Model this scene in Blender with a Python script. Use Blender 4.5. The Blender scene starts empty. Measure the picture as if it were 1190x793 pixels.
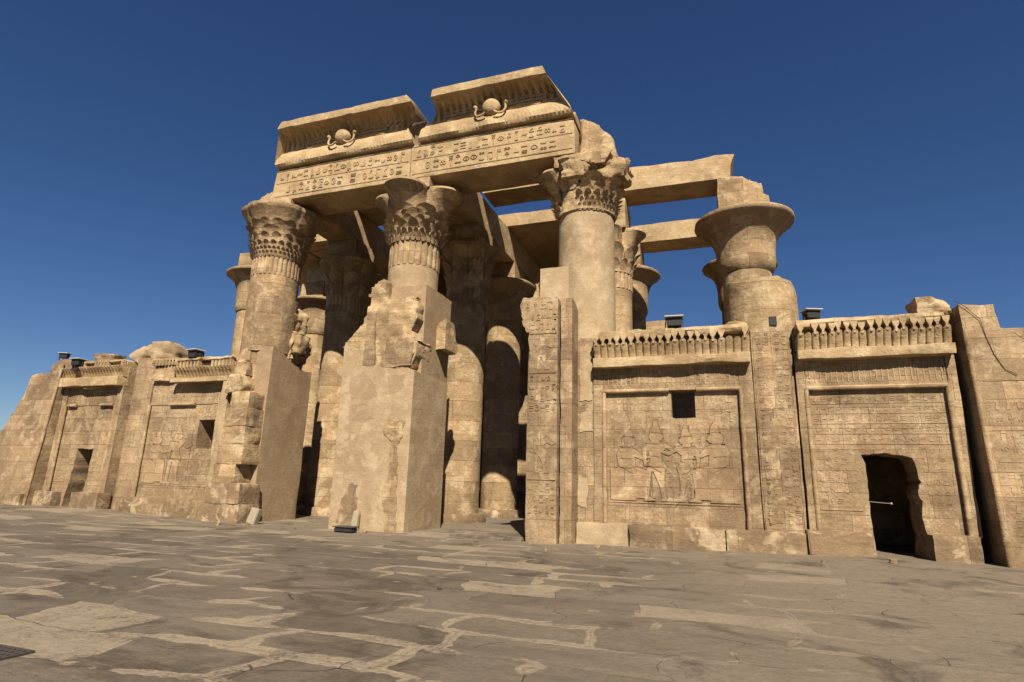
import bpy, bmesh, math, random
from mathutils import Vector, Matrix, noise
from mathutils.geometry import tessellate_polygon
random.seed(7)
scene = bpy.context.scene
COL = scene.collection
R = math.radians

# ---------------------------------------------------------------- camera
F, PITCH, YAW, ROLL = 673.49, .2428, -.3428, .0288
cam = bpy.data.cameras.new('camera')
cam.sensor_width = 36.0
cam.lens = F / 1190 * 36
cam.clip_start = .1
cam.clip_end = 3000
co = bpy.data.objects.new('camera', cam)
COL.objects.link(co)
sp, cp, sy, cy = math.sin(PITCH), math.cos(PITCH), math.sin(YAW), math.cos(YAW)
r0 = Vector((cy, -sy, 0)); fw = Vector((sy * cp, cy * cp, sp)); up = Vector((-sy * sp, -cy * sp, cp))
cr, sr = math.cos(ROLL), math.sin(ROLL)
rx = r0 * cr + up * sr
ux = -r0 * sr + up * cr
m = Matrix((rx, ux, -fw)).transposed().to_4x4()
m.translation = Vector((12.0337, -20.8325, 1.8))
co.matrix_world = m
scene.camera = co

# ---------------------------------------------------------------- world, sun, exposure
SUN_EL, SUN_AZ = 44.5, 23.5          # azimuth measured from the facade normal towards +x
w = bpy.data.worlds.new('World')
scene.world = w
w.use_nodes = True
nt = w.node_tree
sky = nt.nodes.new('ShaderNodeTexSky')
sky.sky_type = 'NISHITA'
sky.sun_disc = False
sky.sun_elevation = R(SUN_EL)
sky.sun_rotation = R(180 - SUN_AZ)
sky.altitude = 1200
sky.air_density = 1.0
sky.dust_density = .5
sky.ozone_density = 4.0
bg = nt.nodes['Background']
hsv = nt.nodes.new('ShaderNodeHueSaturation')        # clear dry desert air: a deep blue sky
hsv.inputs['Hue'].default_value = .508
hsv.inputs['Saturation'].default_value = 1.17
hsv.inputs['Value'].default_value = .70
nt.links.new(sky.outputs[0], hsv.inputs['Color'])
nt.links.new(hsv.outputs[0], bg.inputs[0])
bg.inputs[1].default_value = .05
sl = bpy.data.lights.new('sun', 'SUN')
sl.energy = 5.0
sl.angle = R(.5)
sl.color = (1.0, .92, .79)
so = bpy.data.objects.new('sun', sl)
COL.objects.link(so)
sd = Vector((math.sin(R(SUN_AZ)) * math.cos(R(SUN_EL)), -math.cos(R(SUN_AZ)) * math.cos(R(SUN_EL)), math.sin(R(SUN_EL))))
so.rotation_euler = sd.to_track_quat('Z', 'Y').to_euler()
so.location = sd * 60
scene.view_settings.view_transform = 'Standard'
scene.view_settings.look = 'None'
scene.view_settings.exposure = 1.06
scene.view_settings.gamma = 1.0
scene.view_settings.use_curve_mapping = False

# ---------------------------------------------------------------- materials
class NT:
    def __init__(self, name):
        self.m = bpy.data.materials.new(name)
        self.m.use_nodes = True
        self.t = self.m.node_tree
        self.b = self.t.nodes['Principled BSDF']
        self.b.inputs['Specular IOR Level'].default_value = .15
    def n(self, typ, **k):
        nd = self.t.nodes.new(typ)
        for a, v in k.items():
            setattr(nd, a, v)
        return nd
    def lk(self, a, b):
        self.t.links.new(a, b)
    def val(self, sock, v):
        if hasattr(v, 'links'):
            self.lk(v, sock)
        else:
            sock.default_value = v
    def math(self, op, a, b=0.0, c=None, clamp=False):
        nd = self.n('ShaderNodeMath', operation=op, use_clamp=clamp)
        self.val(nd.inputs[0], a); self.val(nd.inputs[1], b)
        if c is not None:
            self.val(nd.inputs[2], c)
        return nd.outputs[0]
    def mix(self, f, a, b, mode='MIX'):
        nd = self.n('ShaderNodeMix', data_type='RGBA', blend_type=mode)
        self.val(nd.inputs[0], f)
        for s, v in ((nd.inputs[6], a), (nd.inputs[7], b)):
            if isinstance(v, tuple):
                s.default_value = (*v, 1)
            else:
                self.lk(v, s)
        return nd.outputs[2]
    def noise(self, vec, scale, detail=4, rough=.55, dist=0):
        nd = self.n('ShaderNodeTexNoise')
        self.lk(vec, nd.inputs['Vector'])
        nd.inputs['Scale'].default_value = scale
        nd.inputs['Detail'].default_value = detail
        nd.inputs['Roughness'].default_value = rough
        nd.inputs['Distortion'].default_value = dist
        return nd.outputs['Fac']
    def ramp(self, f, lo, hi):
        nd = self.n('ShaderNodeMapRange', clamp=True)
        self.lk(f, nd.inputs[0])
        nd.inputs[1].default_value = lo; nd.inputs[2].default_value = hi
        return nd.outputs[0]
    def scaled(self, vec, s):
        nd = self.n('ShaderNodeVectorMath', operation='MULTIPLY')
        self.lk(vec, nd.inputs[0]); nd.inputs[1].default_value = s
        return nd.outputs[0]

def stone(name, base=(.40, .275, .158), dark=(.25, .165, .098), light=(.53, .40, .26), bw=1.3, bh=.62,
          joint=.5, carve=0.0, streak=.45, grain=1.0, patch=.5, patchcol=(.52, .40, .27), blockvar=.85, rough=1.0, course_only=False):
    tint = lambda q: (q[0] * .775, q[1] * .765, q[2] * .69)
    base, dark, light, patchcol = tint(base), tint(dark), tint(light), tint(patchcol)
    t = NT(name)
    g = t.n('ShaderNodeNewGeometry')
    pos = g.outputs['Position']
    sepn = t.n('ShaderNodeSeparateXYZ'); t.lk(g.outputs['True Normal'], sepn.inputs[0])
    sepp = t.n('ShaderNodeSeparateXYZ'); t.lk(pos, sepp.inputs[0])
    side = t.math('GREATER_THAN', t.math('ABSOLUTE', sepn.outputs[0]), .72)
    u = t.math('ADD', t.math('MULTIPLY', sepp.outputs[0], t.math('SUBTRACT', 1.0, side)), t.math('MULTIPLY', t.math('ADD', sepp.outputs[1], .37), side))
    cmb = t.n('ShaderNodeCombineXYZ'); t.lk(u, cmb.inputs[0]); t.lk(sepp.outputs[2], cmb.inputs[1])
    uv = cmb.outputs[0]
    # wobble so joints are never ruler straight
    wob = t.n('ShaderNodeTexNoise'); t.lk(pos, wob.inputs['Vector']); wob.inputs['Scale'].default_value = 1.1; wob.inputs['Detail'].default_value = 3
    ws = t.n('ShaderNodeVectorMath', operation='MULTIPLY_ADD'); t.lk(wob.outputs['Color'], ws.inputs[0]); ws.inputs[1].default_value = (.07, .035, 0); t.lk(uv, ws.inputs[2])
    br = t.n('ShaderNodeTexBrick')
    t.lk(ws.outputs[0], br.inputs['Vector'])
    br.inputs['Color1'].default_value = (0, 0, 0, 1); br.inputs['Color2'].default_value = (1, 1, 1, 1); br.inputs['Mortar'].default_value = (.5, .5, .5, 1)
    br.inputs['Scale'].default_value = 1
    br.inputs['Mortar Size'].default_value = .008
    br.inputs['Mortar Smooth'].default_value = .6
    br.inputs['Brick Width'].default_value = bw if not course_only else 400.0
    br.inputs['Row Height'].default_value = bh
    br.offset = .43; br.offset_frequency = 2
    n1 = t.noise(pos, .42, 5, .6, .4)
    n2 = t.noise(pos, 1.7, 6, .62, .3)
    n3 = t.noise(pos, 19, 5, .7)
    n4 = t.noise(t.scaled(pos, (1, 1, 1.6)), 5.5, 6, .68, .5)
    st = t.noise(t.scaled(pos, (2.6, 2.6, .3)), 1.0, 5, .6, .3)
    lay = t.noise(t.scaled(pos, (.5, .5, 7.0)), 1.0, 5, .65, .4)
    c = t.mix(t.ramp(n1, .36, .58), dark, base)
    c = t.mix(t.math('MULTIPLY', t.ramp(n2, .50, .66), .85), c, light)
    c = t.mix(t.math('MULTIPLY', t.ramp(st, .55, .78), streak), c, dark)
    c = t.mix(t.math('MULTIPLY', t.ramp(lay, .45, .75), .28), c, dark)
    bc = t.n('ShaderNodeSeparateColor'); t.lk(br.outputs['Color'], bc.inputs[0])
    hs = t.n('ShaderNodeHueSaturation'); t.lk(c, hs.inputs['Color'])
    t.lk(t.math('ADD', 1.0 - blockvar * .28, t.math('MULTIPLY', bc.outputs[0], blockvar * .5)), hs.inputs['Value'])
    c = hs.outputs[0]
    if patch > 0:
        pn = t.noise(pos, .75, 6, .6, .9)
        c = t.mix(t.math('MULTIPLY', t.ramp(pn, .585, .60), patch), c, patchcol)
        ps = t.noise(t.scaled(pos, (1.0, 1.0, .7)), .62, 6, .65, .6)          # crisp-edged brown weathering
        c = t.mix(t.math('MULTIPLY', t.ramp(ps, .575, .60), patch * .75), c, dark)
    # grain
    hg = t.n('ShaderNodeHueSaturation'); t.lk(c, hg.inputs['Color'])
    t.lk(t.math('ADD', .42, t.math('ADD', t.math('MULTIPLY', n3, .46 * (.5 + .5 * grain)), t.math('MULTIPLY', n4, .70 * (.4 + .6 * grain)))), hg.inputs['Value'])
    if grain < 1: hg.inputs['Saturation'].default_value = .97
    c = hg.outputs[0]
    jm = t.math('MULTIPLY', br.outputs['Fac'], joint)
    c = t.mix(t.math('MULTIPLY', jm, .75), c, (.10, .065, .04))
    h = t.math('MULTIPLY', n2, .035 * rough)
    h = t.math('ADD', h, t.math('MULTIPLY', n3, .009 * grain))
    h = t.math('ADD', h, t.math('MULTIPLY', n4, .030 * grain))
    h = t.math('ADD', h, t.math('MULTIPLY', lay, .016 * min(rough, 1.3)))
    h = t.math('SUBTRACT', h, t.math('MULTIPLY', jm, .03))
    # pits
    vo = t.n('ShaderNodeTexVoronoi'); t.lk(pos, vo.inputs['Vector']); vo.inputs['Scale'].default_value = 3.1
    pit = t.math('MULTIPLY', t.ramp(vo.outputs['Distance'], .13, .02), t.ramp(n2, .5, .62))
    h = t.math('SUBTRACT', h, t.math('MULTIPLY', pit, .03 * rough))
    if carve > 0:
        # small sunk signs in registers: rows of cells, each with its own warped ring or bar
        wv = t.n('ShaderNodeVectorMath', operation='MULTIPLY_ADD'); t.lk(wob.outputs['Color'], wv.inputs[0]); wv.inputs[1].default_value = (.12, .02, 0); t.lk(uv, wv.inputs[2])
        v2 = t.n('ShaderNodeTexVoronoi'); t.lk(t.scaled(wv.outputs[0], (7.5, 4.6, 1)), v2.inputs['Vector']); v2.inputs['Scale'].default_value = 1; v2.inputs['Randomness'].default_value = .75
        ring = t.math('SINE', t.math('MULTIPLY', v2.outputs['Distance'], 15.0))
        vc = t.n('ShaderNodeSeparateColor'); t.lk(v2.outputs['Color'], vc.inputs[0])
        keep = t.math('GREATER_THAN', vc.outputs[0], .3)
        ring = t.math('MULTIPLY', t.math('GREATER_THAN', ring, .35), keep)
        reg = t.n('ShaderNodeTexBrick'); t.lk(uv, reg.inputs['Vector']); reg.inputs['Scale'].default_value = 1; reg.inputs['Mortar Size'].default_value = .012
        reg.inputs['Brick Width'].default_value = .46; reg.inputs['Row Height'].default_value = .71; reg.offset = 0
        worn = t.ramp(t.noise(pos, .9, 4, .6), .34, .52)
        lines = t.math('MAXIMUM', ring, reg.outputs['Fac'])
        k = t.math('MULTIPLY', lines, worn)
        h = t.math('SUBTRACT', h, t.math('MULTIPLY', k, .030 * carve))
        c = t.mix(t.math('MULTIPLY', k, .34 * carve), c, dark)
    t.lk(c, t.b.inputs['Base Color'])
    t.lk(t.math('ADD', .82, t.math('MULTIPLY', n2, .15)), t.b.inputs['Roughness'])
    bp = t.n('ShaderNodeBump'); bp.inputs['Strength'].default_value = .9; bp.inputs['Distance'].default_value = 1.0
    t.lk(h, bp.inputs['Height'])
    t.lk(bp.outputs[0], t.b.inputs['Normal'])
    return t.m

M = {}
M['stone'] = stone('sandstone_masonry', base=(.37, .255, .15), dark=(.235, .155, .093), light=(.48, .36, .235), patch=.4)
WALL = dict(base=(.335, .232, .142), dark=(.215, .143, .088), light=(.43, .32, .212), patchcol=(.44, .335, .225))
M['carved'] = stone('carved_sandstone', carve=1.0, joint=.5, blockvar=.8, **{**WALL, 'patch': .4})
M['lightly_carved'] = stone('worn_carved_sandstone', carve=.6, joint=.5, bw=1.6, bh=.75, blockvar=.8, **{**WALL, 'patch': .4})
M['column'] = stone('column_sandstone', carve=.55, bw=9, bh=.95, joint=.6, course_only=True, blockvar=.9, streak=.5)
M['beam'] = stone('beam_sandstone', base=(.44, .315, .185), dark=(.30, .205, .12), light=(.54, .41, .27), bw=30, bh=9, joint=.1, blockvar=.1, streak=.3, patch=.3)
M['plaster'] = stone('restored_mortar', base=(.40, .275, .17), dark=(.33, .22, .135), light=(.46, .33, .215), bw=40, bh=40, joint=0, streak=.2, grain=.5, rough=.35, blockvar=.1, patch=.3, patchcol=(.45, .33, .215))
M['cream'] = stone('pale_mortar', base=(.45, .33, .205), dark=(.35, .245, .148), light=(.53, .40, .265), bw=40, bh=40, joint=0, streak=.25, grain=.6, rough=.5, blockvar=.1, patch=.4, patchcol=(.52, .395, .26))
M['plinth'] = stone('plinth_stone', base=(.255, .172, .105), dark=(.165, .11, .07), light=(.47, .355, .235), bw=1.9, bh=5, joint=.6, blockvar=.9, streak=.5)
M['dirt_shade'] = stone('groove_dirt_and_shade', base=(.21, .142, .085), dark=(.16, .105, .063), light=(.27, .19, .115), bw=40, bh=40, joint=0)  # dark groove tone: dirt plus the painted-in shade of carved outlines
M['rough'] = stone('broken_sandstone', base=(.41, .285, .165), dark=(.24, .16, .095), light=(.52, .39, .25), bw=1.2, bh=.6, joint=.3, rough=2.2)

def simple(name, colr, rough=.6, metal=0.0, var=.3):
    t = NT(name)
    g = t.n('ShaderNodeNewGeometry')
    n = t.noise(g.outputs['Position'], 9, 5, .6)
    hs = t.n('ShaderNodeHueSaturation'); hs.inputs['Color'].default_value = (*colr, 1)
    t.lk(t.math('ADD', 1 - var * .5, t.math('MULTIPLY', n, var)), hs.inputs['Value'])
    t.lk(hs.outputs[0], t.b.inputs['Base Color'])
    t.b.inputs['Roughness'].default_value = rough
    t.b.inputs['Metallic'].default_value = metal
    return t.m
M['lamp_black'] = simple('black_lamp_housing', (.025, .024, .023), .5)
M['lamp_lid'] = simple('dusty_lamp_lid', (.30, .28, .25), .6)
M['marble'] = simple('pale_marble', (.25, .205, .135), .85)
M['iron'] = simple('rusty_iron', (.05, .042, .036), .7)
M['rope'] = simple('white_rope', (.24, .215, .175), .8)
M['wood'] = simple('dark_wood', (.09, .055, .032), .8)
M['cable'] = simple('cable_and_hole_shade', (.03, .027, .025), .6)  # cable black, also painted shade for the niche and the drain

def floor_mat():
    t = NT('stone_paving')
    g = t.n('ShaderNodeNewGeometry'); pos = g.outputs['Position']
    sx = t.n('ShaderNodeSeparateXYZ'); t.lk(pos, sx.inputs[0])
    w1 = t.n('ShaderNodeTexNoise'); t.lk(pos, w1.inputs['Vector']); w1.inputs['Scale'].default_value = .38; w1.inputs['Detail'].default_value = 2
    w2 = t.n('ShaderNodeTexNoise'); t.lk(pos, w2.inputs['Vector']); w2.inputs['Scale'].default_value = 2.3; w2.inputs['Detail'].default_value = 5
    a1 = t.n('ShaderNodeVectorMath', operation='MULTIPLY_ADD'); t.lk(w1.outputs['Color'], a1.inputs[0]); a1.inputs[1].default_value = (2.2, 1.1, 0); t.lk(pos, a1.inputs[2])
    a2 = t.n('ShaderNodeVectorMath', operation='MULTIPLY_ADD'); t.lk(w2.outputs['Color'], a2.inputs[0]); a2.inputs[1].default_value = (.22, .16, 0); t.lk(a1.outputs[0], a2.inputs[2])
    def brick(ms, sm):
        br = t.n('ShaderNodeTexBrick'); t.lk(a2.outputs[0], br.inputs['Vector'])
        br.inputs['Color1'].default_value = (0, 0, 0, 1); br.inputs['Color2'].default_value = (1, 1, 1, 1); br.inputs['Mortar'].default_value = (.5, .5, .5, 1)
        br.inputs['Scale'].default_value = 1; br.inputs['Mortar Size'].default_value = ms; br.inputs['Mortar Smooth'].default_value = sm
        br.inputs['Brick Width'].default_value = 1.75; br.inputs['Row Height'].default_value = .92
        br.offset = .37; br.offset_frequency = 2; br.squash = 1.45; br.squash_frequency = 3
        return br
    thin, wide = brick(.007, .3), brick(.22, 1.0)
    cc = t.n('ShaderNodeSeparateColor'); t.lk(thin.outputs['Color'], cc.inputs[0])
    rnd = t.n('ShaderNodeTexWhiteNoise', noise_dimensions='1D'); t.lk(t.math('MULTIPLY', cc.outputs[0], 37.7), rnd.inputs['W'])
    nl = t.noise(pos, .21, 4, .6)
    nm = t.noise(pos, 1.4, 7, .68, .7)
    nf = t.noise(pos, 16, 6, .72)
    nst = t.noise(t.scaled(pos, (.45, 1.5, 1)), 1.0, 7, .68, .9)
    nw = t.noise(pos, .42, 5, .62, .4)
    right = t.ramp(sx.outputs[0], 9.0, 14.0)
    far = t.ramp(sx.outputs[1], -7.0, -2.5)
    # drifted sand along the joints, wide here and hardly there
    lim = t.math('SUBTRACT', 1.20, t.math('MULTIPLY', t.ramp(nw, .44, .62), .98))
    lim = t.math('ADD', lim, t.math('MULTIPLY', t.math('SUBTRACT', nm, .5), .5))
    lim = t.math('ADD', lim, t.math('MULTIPLY', right, .35))
    sd_ = t.math('MULTIPLY', t.math('SUBTRACT', wide.outputs['Fac'], lim), 6.0, clamp=True)
    lost = t.math('MULTIPLY', t.math('GREATER_THAN', cc.outputs[0], .905), t.ramp(nm, .34, .40))
    sand = t.math('MAXIMUM', sd_, t.math('MULTIPLY', lost, .9))
    sand = t.math('MULTIPLY', t.math('MULTIPLY', sand, t.ramp(t.math('ADD', nf, nm), .72, .98)), t.math('SUBTRACT', 1.0, t.math('MULTIPLY', right, .45)))
    slab = t.mix(rnd.outputs['Value'], (.072, .057, .041), (.122, .098, .071))
    slab = t.mix(t.math('MULTIPLY', t.ramp(nm, .42, .72), .45), slab, (.135, .104, .070))
    slab = t.mix(t.math('MULTIPLY', t.ramp(nst, .48, .66), .55), slab, (.045, .034, .025))
    slab = t.mix(t.math('MULTIPLY', t.ramp(nl, .42, .66), .4), slab, (.135, .103, .068))
    slab = t.mix(t.math('MULTIPLY', t.math('MAXIMUM', right, far), .6), slab, (.165, .130, .090))
    slab = t.mix(t.math('MULTIPLY', t.ramp(t.noise(pos, .55, 6, .7, 1.0), .53, .64), .7), slab, (.045, .032, .021))
    sandc = t.mix(nm, (.165, .128, .085), (.27, .212, .146))
    c = t.mix(t.math('MULTIPLY', sand, .85), slab, sandc)
    hg = t.n('ShaderNodeHueSaturation'); t.lk(c, hg.inputs['Color'])
    t.lk(t.math('ADD', .30, t.math('ADD', t.math('MULTIPLY', nf, .85), t.math('MULTIPLY', t.noise(pos, 5.0, 6, .7), .55))), hg.inputs['Value'])
    jl = t.math('MULTIPLY', thin.outputs['Fac'], t.math('MULTIPLY', t.math('SUBTRACT', 1.0, sand), t.ramp(t.noise(pos, .8, 3), .42, .56)))
    vk = t.n('ShaderNodeTexVoronoi', feature='DISTANCE_TO_EDGE'); t.lk(t.scaled(a2.outputs[0], (.33, .5, 0)), vk.inputs['Vector']); vk.inputs['Scale'].default_value = 1.9
    crack = t.math('MULTIPLY', t.math('LESS_THAN', vk.outputs['Distance'], .006), t.math('GREATER_THAN', t.noise(pos, .8, 3), .60))
    dk = t.math('MAXIMUM', t.math('MULTIPLY', jl, .6), t.math('MULTIPLY', crack, .75))
    c = t.mix(dk, hg.outputs[0], (.022, .016, .011))
    t.lk(c, t.b.inputs['Base Color'])
    t.b.inputs['Roughness'].default_value = .8
    t.b.inputs['Specular IOR Level'].default_value = .2
    n7 = t.noise(pos, 5.0, 6, .7)
    h = t.math('ADD', t.math('MULTIPLY', nm, .035), t.math('ADD', t.math('MULTIPLY', nf, .016), t.math('MULTIPLY', n7, .025)))
    h = t.math('ADD', h, t.math('MULTIPLY', rnd.outputs['Value'], .04))
    h = t.math('ADD', h, t.math('MULTIPLY', nst, .03))
    h = t.math('SUBTRACT', h, t.math('MULTIPLY', sand, .010))
    h = t.math('SUBTRACT', h, t.math('MULTIPLY', dk, .04))
    bp = t.n('ShaderNodeBump'); bp.inputs['Strength'].default_value = .85; bp.inputs['Distance'].default_value = 1.0
    t.lk(h, bp.inputs['Height']); t.lk(bp.outputs[0], t.b.inputs['Normal'])
    return t.m
M['floor'] = floor_mat()

# ---------------------------------------------------------------- helpers
ROOT = {}
def thing(name, label, cat, loc, group=None):
    o = bpy.data.objects.new(name, None)
    o.empty_display_size = .3
    COL.objects.link(o)
    o.location = loc
    o['label'] = label; o['category'] = cat; o['kind'] = 'thing'
    if group: o['group'] = group
    ROOT[o.name] = Vector(loc)
    return o

def obj(name, bm, mat, parent=None, loc=None, smooth=True, angle=38, label=None):
    """link bm (world coordinates) as one mesh object"""
    if parent is not None:
        top = parent if parent.parent is None else parent.parent
        org = top.location.copy()
    else:
        org = Vector(loc) if loc else Vector((0, 0, 0))
    bmesh.ops.recalc_face_normals(bm, faces=bm.faces[:])
    bmesh.ops.translate(bm, verts=bm.verts[:], vec=-org)
    me = bpy.data.meshes.new(name)
    bm.to_mesh(me); bm.free()
    me.materials.append(mat)
    if smooth:
        me.polygons.foreach_set('use_smooth', [True] * len(me.polygons))
        me.set_sharp_from_angle(angle=R(angle))
    o = bpy.data.objects.new(name, me)
    COL.objects.link(o)
    if parent is not None:
        o.parent = parent
    else:
        o.location = org
    if label: o['label'] = label
    return o

def solo(name, bm, mat, label, cat, loc, group=None, **k):
    o = obj(name, bm, mat, None, loc, **k)
    o['label'] = label; o['category'] = cat; o['kind'] = 'thing'
    if group: o['group'] = group
    return o

def joined(*bms):
    out = bmesh.new()
    for b in bms:
        me = bpy.data.meshes.new('tmp'); b.to_mesh(me); b.free()
        out.from_mesh(me); bpy.data.meshes.remove(me)
    return out

def cuts(bm, L):
    for ax in range(3):
        vs = [v.co[ax] for v in bm.verts]
        lo, hi = min(vs), max(vs)
        n = max(1, int(round((hi - lo) / L)))
        no = Vector((0, 0, 0)); no[ax] = 1
        for i in range(1, n):
            p = Vector((0, 0, 0)); p[ax] = lo + (hi - lo) * i / n + (random.random() - .5) * .15 * L
            bmesh.ops.bisect_plane(bm, geom=bm.verts[:] + bm.edges[:] + bm.faces[:], dist=1e-5, plane_co=p, plane_no=no)
    return bm

def weather(bm, amp=.02, chip=.06, freq=1.2, seed=0.0):
    bmesh.ops.recalc_face_normals(bm, faces=bm.faces[:])
    bm.normal_update()
    off = Vector((seed * 3.1, seed * 1.7, seed * 2.3))
    mv = []
    for v in bm.verts:
        p = v.co + off
        d = amp * noise.fractal(p * freq, 1.0, 2.0, 3)
        sharp = False
        for e in v.link_edges:
            if len(e.link_faces) == 2 and e.link_faces[0].normal.dot(e.link_faces[1].normal) < .8:
                sharp = True; break
        if sharp:
            a = noise.noise(p * .8 + Vector((9, 4, 2)))
            b = noise.noise(p * 2.6 + Vector((1, 7, 5)))
            d -= chip * (max(0, a) * 1.6 + max(0, b) * .8 + .12)
        mv.append((v, v.normal * d))
    for v, d in mv:
        v.co += d
    return bm

def prism(outline, y0, y1, holes=(), axis='y'):
    """outline in (x,z) extruded along y; axis 'x': outline in (y,z) extruded along x; axis 'z': outline in (x,y)"""
    loops = [outline] + list(holes)
    tri = tessellate_polygon([[Vector((a, b, 0)) for a, b in lp] for lp in loops]) if holes or len(outline) > 4 else None
    bm = bmesh.new()
    def P(a, b, c):
        return (a, c, b) if axis == 'y' else ((c, a, b) if axis == 'x' else (a, b, c))
    front, back = [], []
    for lp in loops:
        front.append([bm.verts.new(P(a, b, y0)) for a, b in lp])
        back.append([bm.verts.new(P(a, b, y1)) for a, b in lp])
    ff = [v for l in front for v in l]; bb = [v for l in back for v in l]
    if tri:
        for t in tri:
            bm.faces.new([ff[i] for i in t]); bm.faces.new([bb[i] for i in reversed(t)])
    else:
        bm.faces.new(front[0]); bm.faces.new(list(reversed(back[0])))
    for f, b in zip(front, back):
        n = len(f)
        for i in range(n):
            j = (i + 1) % n
            bm.faces.new((f[i], b[i], b[j], f[j]))
    bmesh.ops.recalc_face_normals(bm, faces=bm.faces[:])
    return bm

def rect(x0, x1, z0, z1):
    return [(x0, z0), (x1, z0), (x1, z1), (x0, z1)]

def sbox(x0, x1, y0, y1, z0, z1, L=.3, amp=.015, chip=.05, freq=1.2, seed=None):
    bm = prism(rect(x0, x1, z0, z1), y0, y1)
    cuts(bm, L)
    return weather(bm, amp, chip, freq, seed if seed is not None else random.random() * 20)

def sprism(outline, y0, y1, holes=(), axis='y', L=.3, amp=.015, chip=.05, freq=1.2):
    bm = prism(outline, y0, y1, holes, axis)
    cuts(bm, L)
    return weather(bm, amp, chip, freq, random.random() * 20)

def plainbox(x0, x1, y0, y1, z0, z1):
    return prism(rect(x0, x1, z0, z1), y0, y1)

def batter(bm, k, z0=0.0):
    for v in bm.verts:
        v.co.y += k * (v.co.z - z0)
    return bm

def jag(pts, n=4, a=.05):
    """subdivide a polyline and shake it: a broken edge"""
    out = []
    for (x0, z0), (x1, z1) in zip(pts[:-1], pts[1:]):
        for i in range(n):
            t = i / n
            out.append((x0 + (x1 - x0) * t + (random.random() - .5) * 2 * a, z0 + (z1 - z0) * t + (random.random() - .5) * 2 * a))
    out.append(pts[-1])
    return out

def lump(c, s, amp=.35, sub=3, seed=0.0, flat=1.0):
    """a broken boulder / rubble lump"""
    bm = bmesh.new()
    bmesh.ops.create_cube(bm, size=1.0)
    bmesh.ops.subdivide_edges(bm, edges=bm.edges[:], cuts=7, use_grid_fill=True)
    for v in bm.verts:
        d = v.co.normalized() * .62
        v.co = v.co * flat * .6 + d * (1 - flat * .6)
        p = v.co * 1.6 + Vector((seed, seed * 2, -seed))
        v.co += v.co.normalized() * amp * .6 * noise.fractal(p, 1.0, 2.0, 4)
        v.co = Vector((v.co.x * s[0], v.co.y * s[1], v.co.z * s[2])) + Vector(c)
    return bm

def rock(c, s, seed, cutsn=7, depth=.70):
    """angular broken stone: a cube clipped by random planes"""
    rd = random.Random(seed)
    bm = bmesh.new()
    bmesh.ops.create_cube(bm, size=1.0)
    bmesh.ops.subdivide_edges(bm, edges=bm.edges[:], cuts=11, use_grid_fill=True)
    for k in range(cutsn):
        n = Vector((rd.uniform(-1, 1), rd.uniform(-1, 1), rd.uniform(-1, 1))).normalized()
        d = rd.uniform(.30, .5) * depth / .5
        for v in bm.verts:
            q = v.co.dot(n) - d
            if q > 0: v.co -= n * q
    for v in bm.verts:
        v.co += v.co.normalized() * .07 * noise.fractal(v.co * 3 + Vector((seed, 0, 0)), 1, 2, 4)
        v.co = Vector((v.co.x * s[0], v.co.y * s[1], v.co.z * s[2])) + Vector(c)
    return bm

def revolve(profile, cx, cyy, n=64, f=None, cap=True, a0=0.0):
    """profile [(r,z)], f(theta, r, z, k)->(r, z) modulates"""
    bm = bmesh.new()
    rings = []
    for k, (r, z) in enumerate(profile):
        ring = []
        for i in range(n):
            th = 2 * math.pi * i / n + a0
            rr, zz = (r, z) if f is None else f(th, r, z, k)
            ring.append(bm.verts.new((cx + rr * math.cos(th), cyy + rr * math.sin(th), zz)))
        rings.append(ring)
    for a, b in zip(rings[:-1], rings[1:]):
        for i in range(n):
            j = (i + 1) % n
            bm.faces.new((a[i], a[j], b[j], b[i]))
    if cap:
        bm.faces.new(list(reversed(rings[0]))); bm.faces.new(rings[-1])
    return bm

def tube(pts, r, n=8):
    bm = bmesh.new()
    rings = []
    pts = [Vector(p) for p in pts]
    for i, p in enumerate(pts):
        d = (pts[min(i + 1, len(pts) - 1)] - pts[max(i - 1, 0)]).normalized()
        a = d.orthogonal().normalized() if abs(d.z) < .9 else d.cross(Vector((0, 1, 0))).normalized()
        if rings:
            a = (pa - d * pa.dot(d)).normalized()
        pa = a
        b = d.cross(a)
        rr = r if not callable(r) else r(i / (len(pts) - 1))
        rings.append([bm.verts.new(p + (a * math.cos(2 * math.pi * k / n) + b * math.sin(2 * math.pi * k / n)) * rr) for k in range(n)])
    for A, B in zip(rings[:-1], rings[1:]):
        for k in range(n):
            bm.faces.new((A[k], A[(k + 1) % n], B[(k + 1) % n], B[k]))
    bm.faces.new(list(reversed(rings[0]))); bm.faces.new(rings[-1])
    return bm

# ---- carving: raised signs and figures on vertical faces that look towards -y
def ribbon(bm, pts, wd, mp, h):
    n = len(pts)
    L, Rr = [], []
    for i, (x, z) in enumerate(pts):
        a = pts[max(i - 1, 0)]; b = pts[min(i + 1, n - 1)]
        dx, dz = b[0] - a[0], b[1] - a[1]
        l = math.hypot(dx, dz) or 1
        nx, nz = -dz / l * wd / 2, dx / l * wd / 2
        L.append((x + nx, z + nz)); Rr.append((x - nx, z - nz))
    top = [(bm.verts.new(mp(*p, h)), bm.verts.new(mp(*q, h))) for p, q in zip(L, Rr)]
    bot = [(bm.verts.new(mp(*p, -.03)), bm.verts.new(mp(*q, -.03))) for p, q in zip(L, Rr)]
    for i in range(n - 1):
        bm.faces.new((top[i][0], top[i + 1][0], top[i + 1][1], top[i][1]))
        bm.faces.new((top[i][0], bot[i][0], bot[i + 1][0], top[i + 1][0]))
        bm.faces.new((top[i][1], top[i + 1][1], bot[i + 1][1], bot[i][1]))
    for e in (0, n - 1):
        bm.faces.new((top[e][0], top[e][1], bot[e][1], bot[e][0]))

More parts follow.
